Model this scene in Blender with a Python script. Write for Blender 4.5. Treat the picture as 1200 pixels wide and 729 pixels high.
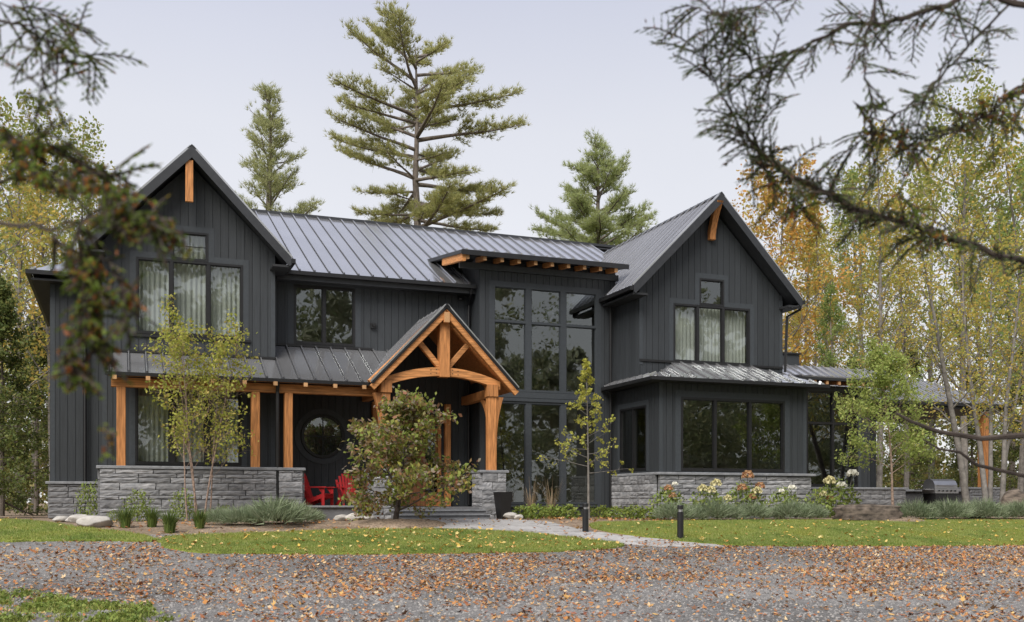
import bpy, bmesh, math, random
import numpy as np
from mathutils import Vector, Matrix, Euler

# ------------------------------------------------------------------ clear
for o in list(bpy.data.objects): bpy.data.objects.remove(o)
S = bpy.context.scene
COL = S.collection
R = math.radians
PI = math.pi

# ------------------------------------------------------------------ camera
TH = R(21.07)                      # the lens looks 21 degrees to the right of the house's depth axis
CAMZ = .5
cd = bpy.data.cameras.new('camera')
cam = bpy.data.objects.new('camera', cd); COL.objects.link(cam)
cam.location = (0, 0, CAMZ)
cam.rotation_euler = (R(90), 0, -TH)
cd.sensor_fit = 'HORIZONTAL'; cd.sensor_width = 36; cd.lens = 36*1194/1200
cd.shift_y = (588-364.5)/1200
cd.clip_start = .1; cd.clip_end = 2000
cd.dof.use_dof = True; cd.dof.focus_distance = 29; cd.dof.aperture_fstop = 2.8
S.camera = cam

# ------------------------------------------------------------------ world
W = bpy.data.worlds.new('World'); S.world = W; W.use_nodes = True
nt = W.node_tree; nt.nodes.clear()
n_out = nt.nodes.new('ShaderNodeOutputWorld'); n_bg = nt.nodes.new('ShaderNodeBackground')
n_sky = nt.nodes.new('ShaderNodeTexSky'); n_sky.sky_type = 'NISHITA'; n_sky.sun_disc = False
SUN_EL, SUN_AZ = R(47), R(224)     # azimuth clockwise from +Y: behind the camera, a little to its left
n_sky.sun_elevation = SUN_EL; n_sky.sun_rotation = SUN_AZ; n_sky.dust_density = 4; n_sky.air_density = 1
n_tc = nt.nodes.new('ShaderNodeTexCoord'); n_sep = nt.nodes.new('ShaderNodeSeparateXYZ')
n_rmp = nt.nodes.new('ShaderNodeValToRGB')
e = n_rmp.color_ramp.elements
e[0].position = .0; e[0].color = (.93, .925, .93, 1)
e[1].position = .50; e[1].color = (.535, .56, .685, 1)
e2 = n_rmp.color_ramp.elements.new(.34); e2.color = (.725, .735, .79, 1)
n_ns = nt.nodes.new('ShaderNodeTexNoise'); n_ns.inputs['Scale'].default_value = 1.6; n_ns.inputs['Detail'].default_value = 4
n_nm = nt.nodes.new('ShaderNodeMapRange'); n_nm.inputs[3].default_value = 7.5; n_nm.inputs[4].default_value = 9.3
n_sc = nt.nodes.new('ShaderNodeVectorMath'); n_sc.operation = 'SCALE'
n_mix = nt.nodes.new('ShaderNodeMix'); n_mix.data_type = 'RGBA'; n_mix.inputs[0].default_value = .88
L = nt.links.new
L(n_tc.outputs['Generated'], n_sep.inputs[0]); L(n_sep.outputs['Z'], n_rmp.inputs[0])
L(n_tc.outputs['Generated'], n_ns.inputs['Vector']); L(n_ns.outputs[0], n_nm.inputs[0])
L(n_rmp.outputs[0], n_sc.inputs[0]); L(n_nm.outputs[0], n_sc.inputs['Scale'])
L(n_sky.outputs[0], n_mix.inputs[6]); L(n_sc.outputs[0], n_mix.inputs[7])
L(n_mix.outputs[2], n_bg.inputs[0]); n_bg.inputs[1].default_value = .1
L(n_bg.outputs[0], n_out.inputs[0])

sd = bpy.data.lights.new('sun', 'SUN'); sd.energy = 3.7; sd.angle = R(38); sd.color = (1, .96, .9)
sun = bpy.data.objects.new('sun', sd); COL.objects.link(sun)
sdir = Vector((math.sin(SUN_AZ)*math.cos(SUN_EL), math.cos(SUN_AZ)*math.cos(SUN_EL), math.sin(SUN_EL)))
sun.rotation_euler = sdir.to_track_quat('Z', 'Y').to_euler(); sun.location = (0, 0, 40)

S.view_settings.view_transform = 'Standard'; S.view_settings.look = 'None'
S.view_settings.exposure = 0.42; S.view_settings.gamma = 1
S.render.engine = 'CYCLES'
S.cycles.max_bounces = 7; S.cycles.transparent_max_bounces = 12
S.cycles.diffuse_bounces = 3; S.cycles.glossy_bounces = 4

# ------------------------------------------------------------------ materials
def nmat(name):
    m = bpy.data.materials.new(name); m.use_nodes = True
    t = m.node_tree; b = t.nodes['Principled BSDF']
    return m, t, b
def node(t, ty, **kw):
    n = t.nodes.new(ty)
    for k, v in kw.items(): setattr(n, k, v)
    return n
def ramp(t, stops, interp='LINEAR'):
    n = t.nodes.new('ShaderNodeValToRGB'); n.color_ramp.interpolation = interp
    el = n.color_ramp.elements
    while len(el) < len(stops): el.new(.5)
    for q, (p, c) in zip(el, stops):
        q.position = p; q.color = (c[0], c[1], c[2], 1)
    return n
def sc(c, k): return tuple(min(1, x*k) for x in c)
def mat_var(name, c, rough=.6, var=.15, scale=(8, 8, 8), nvar=.25, bump=.0, bscale=None, spec=.4, metal=0, detail=6, c2=None):
    """base colour with noise (stretched by scale), per object variation and fine relief"""
    m, t, b = nmat(name); l = t.links.new
    tc = node(t, 'ShaderNodeTexCoord'); mp = node(t, 'ShaderNodeMapping'); mp.inputs['Scale'].default_value = scale
    geo = node(t, 'ShaderNodeNewGeometry')
    l(geo.outputs['Position'], mp.inputs[0])
    nz = node(t, 'ShaderNodeTexNoise'); nz.inputs['Scale'].default_value = 1; nz.inputs['Detail'].default_value = detail
    l(mp.outputs[0], nz.inputs['Vector'])
    rp = ramp(t, [(.3, sc(c, 1-nvar)), (.7, sc(c2 or c, 1+nvar))]); l(nz.outputs[0], rp.inputs[0])
    oi = node(t, 'ShaderNodeObjectInfo'); mr = node(t, 'ShaderNodeMapRange')
    mr.inputs[3].default_value = 1-var; mr.inputs[4].default_value = 1+var; l(oi.outputs['Random'], mr.inputs[0])
    vm = node(t, 'ShaderNodeVectorMath', operation='SCALE'); l(rp.outputs[0], vm.inputs[0]); l(mr.outputs[0], vm.inputs['Scale'])
    l(vm.outputs[0], b.inputs['Base Color'])
    b.inputs['Roughness'].default_value = rough; b.inputs['Specular IOR Level'].default_value = spec; b.inputs['Metallic'].default_value = metal
    if bump:
        bp = node(t, 'ShaderNodeBump'); bp.inputs['Strength'].default_value = bump; bp.inputs['Distance'].default_value = .02
        if bscale:
            n2 = node(t, 'ShaderNodeTexNoise'); n2.inputs['Scale'].default_value = bscale; n2.inputs['Detail'].default_value = 5
            l(geo.outputs['Position'], n2.inputs['Vector']); l(n2.outputs[0], bp.inputs['Height'])
        else: l(nz.outputs[0], bp.inputs['Height'])
        l(bp.outputs[0], b.inputs['Normal'])
    return m
def mat_leaf(name, cols, trans=.35, rough=.55):
    m, t, b = nmat(name); l = t.links.new
    geo = node(t, 'ShaderNodeNewGeometry')
    st = [(i/max(1, len(cols)-1)*.96+.02, c) for i, c in enumerate(cols)]
    rp = ramp(t, st); l(geo.outputs['Random Per Island'], rp.inputs[0])
    l(rp.outputs[0], b.inputs['Base Color']); b.inputs['Roughness'].default_value = rough; b.inputs['Specular IOR Level'].default_value = .25
    if trans:
        tr = node(t, 'ShaderNodeBsdfTranslucent'); l(rp.outputs[0], tr.inputs[0])
        mx = node(t, 'ShaderNodeMixShader'); mx.inputs[0].default_value = trans
        o = t.nodes['Material Output']; l(b.outputs[0], mx.inputs[1]); l(tr.outputs[0], mx.inputs[2]); l(mx.outputs[0], o.inputs[0])
    return m

M = {}
M['siding'] = mat_var('siding', (.033, .037, .041), .55, .12, (30, 30, 1.6), .14, .2, spec=.35)
M['trim'] = mat_var('trim', (.043, .049, .055), .5, .05, (14, 14, 14), .10, .1, spec=.35)
M['black'] = mat_var('black_metal', (.012, .012, .013), .4, .05, (6, 6, 6), .15, spec=.45)
M['fascia'] = mat_var('fascia', (.030, .032, .036), .5, .05, (6, 6, 6), .12)
M['soffit'] = mat_var('soffit', (.02, .021, .023), .6, .05, (6, 6, 6), .12)
M['roof'] = mat_var('roof_metal', (.56, .56, .57), .16, .04, (.8, .8, .8), .06, spec=.5, metal=.84)
M['roof'].node_tree.nodes['Principled BSDF'].inputs['IOR'].default_value = 1.6
M['timber'] = mat_var('timber', (.42, .18, .062), .6, .18, (26, 26, 2.2), .42, .3, spec=.3)
M['timber_h'] = mat_var('timber_h', (.44, .195, .068), .6, .18, (2.2, 22, 26), .42, .3, spec=.3)
M['endgrain'] = mat_var('end_grain', (.46, .26, .12), .7, .12, (40, 40, 40), .2)
M['stone'] = mat_var('stone', (.205, .21, .222), .85, .30, (5, 5, 16), .30, .4, 22, spec=.2, c2=(.24, .237, .24))
M['mortar'] = mat_var('mortar', (.07, .07, .072), .95, .05, (20, 20, 20), .2, .5)
M['cap'] = mat_var('cap_stone', (.20, .205, .215), .8, .1, (6, 6, 6), .22, .4, 30)
M['deck'] = mat_var('deck_stone', (.13, .13, .135), .8, .1, (6, 6, 6), .2, .3, 30)
M['paver'] = mat_var('paver', (.32, .31, .30), .85, .12, (5, 5, 5), .18, .4, 40)
M['red'] = mat_var('red_paint', (.42, .020, .022), .45, .06, (9, 9, 9), .12)
M['inner'] = mat_var('room_wall', (.10, .095, .085), .9, .03, (1, 1, 1), .08)
M['floor_in'] = mat_var('room_floor', (.16, .10, .06), .5, .03, (2, 8, 2), .2)
M['steel'] = mat_var('steel', (.42, .42, .43), .45, .05, (2, 2, 2), .08, metal=1)
M['rock'] = mat_var('rock', (.36, .34, .31), .9, .1, (3, 3, 3), .3, .7, 12)
M['slabrock'] = mat_var('slab_rock', (.105, .083, .066), .9, .1, (4, 4, 10), .75, .9, 9)
M['bark'] = mat_var('bark', (.15, .125, .105), .95, .1, (9, 9, 3), .4, .8, 14)
M['barkgrey'] = mat_var('bark_grey', (.17, .155, .14), .95, .1, (6, 6, 6), .35, .6, 14)
M['barkdark'] = mat_var('bark_dark', (.055, .042, .035), .95, .1, (9, 9, 9), .35, .5, 20)
M['birch'] = mat_var('birch_bark', (.24, .17, .13), .85, .1, (10, 10, 18), .5, .3)
M['door'] = mat_var('door_wood', (.22, .09, .035), .5, .1, (20, 20, 2.5), .3, .15)
def m_glass():
    m, t, b = nmat('glass'); l = t.links.new
    tr = node(t, 'ShaderNodeBsdfTransparent'); tr.inputs[0].default_value = (.84, .86, .845, 1)
    gl = node(t, 'ShaderNodeBsdfGlossy'); gl.inputs['Roughness'].default_value = .012; gl.inputs[0].default_value = (.92, .97, .95, 1)
    fr = node(t, 'ShaderNodeFresnel'); fr.inputs[0].default_value = 2.2
    geo = node(t, 'ShaderNodeNewGeometry'); nz = node(t, 'ShaderNodeTexNoise'); nz.inputs['Scale'].default_value = .9
    l(geo.outputs['Position'], nz.inputs['Vector'])
    bp = node(t, 'ShaderNodeBump'); bp.inputs['Strength'].default_value = .05; bp.inputs['Distance'].default_value = .05
    l(nz.outputs[0], bp.inputs['Height']); l(bp.outputs[0], gl.inputs['Normal'])
    mx = node(t, 'ShaderNodeMixShader'); bk = node(t, 'ShaderNodeMath', operation='SUBTRACT'); bk.inputs[0].default_value = 1; l(geo.outputs['Backfacing'], bk.inputs[1])
    mu = node(t, 'ShaderNodeMath', operation='MULTIPLY'); l(fr.outputs[0], mu.inputs[0]); l(bk.outputs[0], mu.inputs[1])
    l(mu.outputs[0], mx.inputs[0]); l(tr.outputs[0], mx.inputs[1]); l(gl.outputs[0], mx.inputs[2])
    l(mx.outputs[0], t.nodes['Material Output'].inputs[0]); return m
M['glass'] = m_glass()
def m_curtain():
    m, t, b = nmat('curtain'); l = t.links.new
    b.inputs['Base Color'].default_value = (.60, .61, .58, 1); b.inputs['Roughness'].default_value = .9
    tr = node(t, 'ShaderNodeBsdfTranslucent'); tr.inputs[0].default_value = (.5, .5, .47, 1)
    mx = node(t, 'ShaderNodeMixShader'); mx.inputs[0].default_value = .25
    l(b.outputs[0], mx.inputs[1]); l(tr.outputs[0], mx.inputs[2]); l(mx.outputs[0], t.nodes['Material Output'].inputs[0]); return m
M['curtain'] = m_curtain()
def m_ground(name, c1, c2, c3, s1, s2, bump):
    m, t, b = nmat(name); l = t.links.new
    geo = node(t, 'ShaderNodeNewGeometry')
    a = node(t, 'ShaderNodeTexNoise'); a.inputs['Scale'].default_value = s1; a.inputs['Detail'].default_value = 8
    v = node(t, 'ShaderNodeTexVoronoi'); v.inputs['Scale'].default_value = s2
    l(geo.outputs['Position'], a.inputs['Vector']); l(geo.outputs['Position'], v.inputs['Vector'])
    r1 = ramp(t, [(.3, c1), (.7, c2)]); l(a.outputs[0], r1.inputs[0])
    sp = node(t, 'ShaderNodeSeparateColor'); l(v.outputs['Color'], sp.inputs[0])
    r2 = ramp(t, [(0, (.45, .45, .45)), (.6, (1, 1, 1)), (1, c3)]); l(sp.outputs[0], r2.inputs[0])
    mx = node(t, 'ShaderNodeMix', data_type='RGBA', blend_type='MULTIPLY'); mx.inputs[0].default_value = 1
    l(r1.outputs[0], mx.inputs[6]); l(r2.outputs[0], mx.inputs[7]); l(mx.outputs[2], b.inputs['Base Color'])
    b.inputs['Roughness'].default_value = .95; b.inputs['Specular IOR Level'].default_value = .15
    bp = node(t, 'ShaderNodeBump'); bp.inputs['Strength'].default_value = bump; bp.inputs['Distance'].default_value = .02
    l(v.outputs['Distance'], bp.inputs['Height']); l(bp.outputs[0], b.inputs['Normal'])
    return m
M['soil'] = m_ground('soil', (.20, .15, .105), (.34, .265, .20), (1, .95, .9), 1.3, 28, .8)
M['gravel'] = m_ground('gravel', (.135, .13, .125), (.26, .25, .24), (1, 1, 1), .35, 34, .8)
M['lawn'] = m_ground('lawn', (.17, .22, .045), (.24, .275, .06), (1, 1, .9), .9, 60, .5)
M['pebble'] = mat_leaf('pebble', [(.09, .088, .085), (.19, .182, .175), (.25, .24, .23), (.32, .30, .275), (.18, .172, .17)], 0, .9)
M['grass'] = mat_leaf('grass', [(.16, .22, .045), (.23, .28, .06), (.30, .33, .085), (.40, .38, .15), (.19, .25, .05)], .3)
def m_grass():
    m = mat_leaf('grass', [(.16, .23, .045), (.23, .30, .065), (.31, .35, .09), (.40, .38, .16), (.19, .26, .05)], .3)
    t = m.node_tree; l = t.links.new; geo = [n for n in t.nodes if n.type == 'NEW_GEOMETRY'][0]; rp = [n for n in t.nodes if n.type == 'VALTORGB'][0]
    nz = node(t, 'ShaderNodeTexNoise'); nz.inputs['Scale'].default_value = .9; nz.inputs['Detail'].default_value = 5; l(geo.outputs['Position'], nz.inputs['Vector'])
    r2 = ramp(t, [(.32, (.62, .72, .62)), (.5, (1, 1, 1)), (.68, (1.0, .93, .75))]); l(nz.outputs[0], r2.inputs[0])
    mx = node(t, 'ShaderNodeMix', data_type='RGBA', blend_type='MULTIPLY'); mx.inputs[0].default_value = 1; l(rp.outputs[0], mx.inputs[6]); l(r2.outputs[0], mx.inputs[7])
    for n in t.nodes:
        if n.type == 'BSDF_PRINCIPLED': l(mx.outputs[2], n.inputs['Base Color'])
        if n.type == 'BSDF_TRANSLUCENT': l(mx.outputs[2], n.inputs[0])
    return m
M['grass'] = m_grass()
FALL = [(.32, .115, .04), (.43, .19, .065), (.22, .075, .04), (.58, .37, .13), (.38, .14, .045), (.50, .28, .11), (.16, .08, .05), (.46, .21, .06), (.64, .50, .30), (.28, .10, .04)]
M['litter'] = mat_leaf('litter', FALL, .15, .7)
M['litter_y'] = mat_leaf('litter_yellow', [(.60, .42, .09), (.55, .33, .07), (.62, .52, .22), (.40, .18, .05), (.65, .46, .12)], .15, .7)
for i, c in enumerate(FALL[:6]): M['fl%d' % i] = mat_var('fallen%d' % i, c, .7, .25, (40, 40, 40), .25)

# ------------------------------------------------------------------ object helpers
INV = {}
def link(o, parent=None, loc=None):
    COL.objects.link(o)
    if parent is not None:
        o.parent = parent
        if parent.name in INV: o.matrix_parent_inverse = INV[parent.name]
    return o
def tag(o, label=None, cat=None, group=None, kind=None):
    if label: o['label'] = label
    if cat: o['category'] = cat
    if group: o['group'] = group
    if kind: o['kind'] = kind
    return o
def thing(name, label, cat, loc=(0, 0, 0), rz=0, group=None, scale=1):
    o = bpy.data.objects.new(name, None); COL.objects.link(o)
    o.empty_display_size = .2
    o.location = loc; o.rotation_euler = (0, 0, rz); o.scale = (scale,)*3
    return tag(o, label, cat, group)
def mk(name, v, f, mat, parent=None, smooth=False):
    me = bpy.data.meshes.new(name); me.from_pydata([tuple(p) for p in v], [], f); me.update()
    if smooth: me.polygons.foreach_set('use_smooth', [True]*len(me.polygons))
    me.materials.append(M[mat] if isinstance(mat, str) else mat)
    return link(bpy.data.objects.new(name, me), parent)
class MB:
    def __init__(s): s.v = []; s.f = []
    def add(s, v, f):
        k = len(s.v); s.v += [Vector(p) for p in v]; s.f += [tuple(i+k for i in q) for q in f]; return s
    def box(s, x0, x1, y0, y1, z0, z1):
        return s.add([(x0,y0,z0),(x1,y0,z0),(x1,y1,z0),(x0,y1,z0),(x0,y0,z1),(x1,y0,z1),(x1,y1,z1),(x0,y1,z1)],
                     [(3,2,1,0),(4,5,6,7),(0,1,5,4),(1,2,6,5),(2,3,7,6),(3,0,4,7)])
    def prism(s, pts, off):
        """closed polygon of 3-D points, extruded by vector off"""
        n = len(pts); off = Vector(off); a = [Vector(p) for p in pts]
        nrm = Vector((0, 0, 0))
        for i in range(n):
            p, q = a[i], a[(i+1) % n]
            nrm += p.cross(q)
        if nrm.dot(off) > 0: a.reverse()
        return s.add(a+[p+off for p in a], [tuple(range(n)), tuple(range(2*n-1, n-1, -1))]+[(i, i+n, (i+1) % n+n, (i+1) % n) for i in range(n)])
    def beam(s, p0, p1, w, h, up=(0, 0, 1), ch=.012):
        """chamfered timber from p0 to p1, w across, h along up"""
        p0, p1 = Vector(p0), Vector(p1); d = (p1-p0).normalized(); up = Vector(up)
        side = d.cross(up)
        if side.length < 1e-4: side = d.cross(Vector((1, 0, 0)))
        side.normalize(); u = side.cross(d).normalized()
        a, b = w/2, h/2
        prof = [(-a+ch,-b),(a-ch,-b),(a,-b+ch),(a,b-ch),(a-ch,b),(-a+ch,b),(-a,b-ch),(-a,-b+ch)]
        v = [p+side*x+u*y for p in (p0, p1) for x, y in prof]
        return s.add(v, [tuple(range(7, -1, -1)), tuple(range(8, 16))]+[(i, (i+1) % 8, (i+1) % 8+8, i+8) for i in range(8)])
    def tube(s, pts, rad, n=8, cap=True):
        pts = [Vector(p) for p in pts]; k = len(s.v); m = len(pts)
        if not hasattr(rad, '__len__'): rad = [rad]*m
        ref = None
        for i, p in enumerate(pts):
            d = (pts[min(i+1, m-1)]-pts[max(i-1, 0)])
            if d.length < 1e-9: d = Vector((0, 0, 1))
            d.normalize()
            if ref is None: ref = d.orthogonal().normalized()
            ref = (ref-d*ref.dot(d))
            if ref.length < 1e-6: ref = d.orthogonal()
            ref.normalize(); b = d.cross(ref)
            for j in range(n):
                a = 2*PI*j/n; s.v.append(p+(ref*math.cos(a)+b*math.sin(a))*rad[i])
        for i in range(m-1):
            for j in range(n):
                j2 = (j+1) % n; s.f.append((k+i*n+j, k+i*n+j2, k+(i+1)*n+j2, k+(i+1)*n+j))
        if cap and n > 2:
            s.f.append(tuple(k+j for j in range(n-1, -1, -1))); s.f.append(tuple(k+(m-1)*n+j for j in range(n)))
        return s
    def lathe(s, prof, n=20, c=(0, 0, 0)):
        k = len(s.v); m = len(prof); c = Vector(c)
        for r, z in prof:
            for j in range(n):
                a = 2*PI*j/n; s.v.append(c+Vector((r*math.cos(a), r*math.sin(a), z)))
        for i in range(m-1):
            for j in range(n):
                j2 = (j+1) % n; s.f.append((k+i*n+j, k+i*n+j2, k+(i+1)*n+j2, k+(i+1)*n+j))
        s.f.append(tuple(k+j for j in range(n-1, -1, -1))); s.f.append(tuple(k+(m-1)*n+j for j in range(n)))
        return s
    def build(s, name, mat, parent=None, smooth=False): return mk(name, s.v, s.f, mat, parent, smooth)
def fast_mesh(name, V, nper, mat):
    """V: (N*nper,3) array, each run of nper vertices one face"""
    V = np.asarray(V, dtype=np.float32).reshape(-1, 3); nv = len(V); nf = nv//nper
    me = bpy.data.meshes.new(name)
    me.vertices.add(nv); me.loops.add(nv); me.polygons.add(nf)
    me.vertices.foreach_set('co', V.ravel())
    me.loops.foreach_set('vertex_index', np.arange(nv, dtype=np.int32))
    me.polygons.foreach_set('loop_start', np.arange(0, nv, nper, dtype=np.int32))
    me.update(calc_edges=True); me.validate()
    me.materials.append(M[mat] if isinstance(mat, str) else mat)
    return me
def mobj(name, me, parent=None): return link(bpy.data.objects.new(name, me), parent)
def clip(poly, a, b, c):
    """keep a*x+b*y<=c"""
    out = []
    for i in range(len(poly)):
        p, q = poly[i], poly[(i+1) % len(poly)]
        dp, dq = a*p[0]+b*p[1]-c, a*q[0]+b*q[1]-c
        if dp <= 0: out.append(p)
        if (dp < 0 < dq) or (dq < 0 < dp):
            t = dp/(dp-dq); out.append((p[0]+(q[0]-p[0])*t, p[1]+(q[1]-p[1])*t))
    return out
def clip_rect(poly, u0, u1, v0=-1e3, v1=1e3):
    for a, b, c in ((-1, 0, -u0), (1, 0, u1), (0, -1, -v0), (0, 1, v1)):
        poly = clip(poly, a, b, c)
        if len(poly) < 3: return []
    return poly
def area(p): return abs(sum(p[i][0]*p[(i+1) % len(p)][1]-p[(i+1) % len(p)][0]*p[i][1] for i in range(len(p))))/2
def inside(x, y, poly):
    r = False; n = len(poly)
    for i in range(n):
        (x1, y1), (x2, y2) = poly[i], poly[(i+1) % n]
        if (y1 > y) != (y2 > y) and x < (x2-x1)*(y-y1)/(y2-y1)+x1: r = not r
    return r
def px_x(px, Y):
    """x of the vertical plane through image column px at depth Y"""
    return Y*math.tan(TH+math.atan((px-600)/1194))
def spot(px, py, d):
    """point d metres along the lens axis"""
    u = (px-600)/1194*d; z = CAMZ+(588-py)/1194*d
    return Vector((u*math.cos(TH)+d*math.sin(TH), -u*math.sin(TH)+d*math.cos(TH), z))
def in_view(x, y, m=40):
    d = x*math.sin(TH)+y*math.cos(TH); u = x*math.cos(TH)-y*math.sin(TH)
    return d > 1 and abs(u/d*1194) < 600+m

# ------------------------------------------------------------------ terrain
KN = [-400, -100, -40, -10, 5]+[8+.5*i for i in range(40)]+[30, 36, 45, 60, 90, 160, 400]
def gz0(Y):
    t = min(1, max(0, (Y-15)/11)); return -.85+.85*t*t*(3-2*t)
def gz(Y):
    for a, b in zip(KN, KN[1:]):
        if a <= Y <= b: return gz0(a)+(gz0(b)-gz0(a))*(Y-a)/(b-a)
    return gz0(Y)
v = []; f = []
xs = [-400, -60, -20, 0, 20, 60, 400]
for j, y in enumerate(KN):
    for x in xs: v.append((x, y, gz0(y)))
for j in range(len(KN)-1):
    for i in range(len(xs)-1):
        a = j*len(xs)+i; f.append((a, a+1, a+1+len(xs), a+len(xs)))
tag(mk('ground', v, f, 'soil'), kind='structure')
def sheet(name, poly, mat, dz, skirt=.06, kind='structure'):
    """sheet laid along the terrain, cut at the terrain's knots, with a turned-down edge"""
    bm = bmesh.new(); vs = [bm.verts.new((x, y, 0)) for x, y in poly]; bm.faces.new(vs)
    for y in KN:
        bmesh.ops.bisect_plane(bm, geom=bm.verts[:]+bm.edges[:]+bm.faces[:], plane_co=(0, y, 0), plane_no=(0, 1, 0))
    bmesh.ops.triangulate(bm, faces=bm.faces[:])
    for q in bm.verts: q.co.z = gz(q.co.y)+dz
    bmesh.ops.recalc_face_normals(bm, faces=bm.faces[:])
    if sum(fc.normal.z for fc in bm.faces) < 0: bmesh.ops.reverse_faces(bm, faces=bm.faces[:])
    be = [e_ for e_ in bm.edges if e_.is_boundary]
    r = bmesh.ops.extrude_edge_only(bm, edges=be)
    for q in r['geom']:
        if isinstance(q, bmesh.types.BMVert): q.co.z -= skirt
    me = bpy.data.meshes.new(name); bm.to_mesh(me); bm.free(); me.materials.append(M[mat])
    return tag(mobj(name, me), kind=kind)
def smooth_poly(p, k=3):
    for _ in range(k):
        q = []
        for i in range(len(p)):
            a, b = p[i], p[(i+1) % len(p)]
            q += [(a[0]*.75+b[0]*.25, a[1]*.75+b[1]*.25), (a[0]*.25+b[0]*.75, a[1]*.25+b[1]*.75)]
        p = q
    jr = random.Random(len(p)); return [(x+jr.gauss(0, .03), y+jr.gauss(0, .03)) for x, y in p]
DRIVE = [(-60, -8), (60, -8), (60, 20.6), (14.5, 20.8), (9.8, 21.3), (6, 21.5), (3.5, 21.6), (1.5, 22.6), (-3, 22.8), (-60, 22.8)]
sheet('driveway', DRIVE, 'gravel', .004, .003)
LAWN_L = smooth_poly([(-14, 21.9), (-6, 21.9), (-2.1, 21.75), (-.6, 21.8), (.75, 21.45), (.65, 22.0), (.2, 22.8), (-.5, 23.4), (-1.2, 24.5), (-1.8, 26), (-2.6, 29), (-9, 31), (-16, 28)])
LAWN_M = smooth_poly([(.7, 22.1), (.8, 20.2), (2.6, 19.75), (4.84, 19.5), (7.5, 19.4), (9.3, 19.5), (10.6, 20.0), (9.75, 20.95), (8.9, 22.0), (7.3, 22.75), (5.1, 22.9), (3.5, 22.5), (2, 22.35)])
LAWN_R = smooth_poly([(12.6, 19.8), (16, 19.35), (20.9, 19), (30, 18.6), (42, 18.8), (42, 23), (27, 23.4), (21, 24), (16, 24.2), (13, 24.1), (11.3, 24), (10.8, 22.4), (11.8, 20.8)])
sheet('lawn_left', LAWN_L, 'lawn', .045); sheet('lawn_front', LAWN_M, 'lawn', .045); sheet('lawn_right', LAWN_R, 'lawn', .04)
PATH = [(5.5, 24.4), (6.6, 26.0), (9.6, 26.0), (10.5, 24.6), (10.4, 23.2), (10.7, 22.1), (11.6, 20.9), (12.4, 20.1), (13.2, 19.6), (11.2, 19.75), (10.4, 20.3), (9.6, 21.3), (8.7, 22.4), (7.3, 23.1), (6, 23.4)]
pb = sheet('path', PATH, 'mortar', .008, .006)
rng = random.Random(4)
for j in range(12):
    for i in range(10):
        u0, v0 = 5.3+i*.86+(.4 if j % 2 else 0), 19.4+j*.56
        # slabs are laid on the two straight-ish convex halves of the walk
        best = []
        for half in (PATH[0:6]+PATH[12:15], PATH[4:13]):
            pass
        cell = [(u0+.008, v0+.008), (u0+.852, v0+.008), (u0+.852, v0+.552), (u0+.008, v0+.552)]
        ins = [inside(x, y, PATH) for x, y in cell]
        if not any(ins): continue
        if not all(ins):
            c2 = []
            for k in range(4):         # pull the outside corners back to the edge of the walk
                x, y = cell[k]
                if ins[k]: c2.append((x, y)); continue
                cx, cy = sum(c[0] for c, q in zip(cell, ins) if q)/sum(ins), sum(c[1] for c, q in zip(cell, ins) if q)/sum(ins)
                a, b = 0, 1
                for _ in range(14):
                    m_ = (a+b)/2
                    if inside(cx+(x-cx)*m_, cy+(y-cy)*m_, PATH): a = m_
                    else: b = m_
                c2.append((cx+(x-cx)*a, cy+(y-cy)*a))
            cell = c2
        if area(cell) < .03: continue
        h = rng.uniform(.024, .032)
        m_ = MB(); n = 4
        m_.v = [Vector((x, y, gz(y)+.009)) for x, y in cell]+[Vector((x, y, gz(y)+h)) for x, y in cell]
        m_.f = [(3, 2, 1, 0), (4, 5, 6, 7)]+[(k, (k+1) % 4, (k+1) % 4+4, k+4) for k in range(4)]
        m_.build('paving_slab', 'paver', pb)

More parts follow.
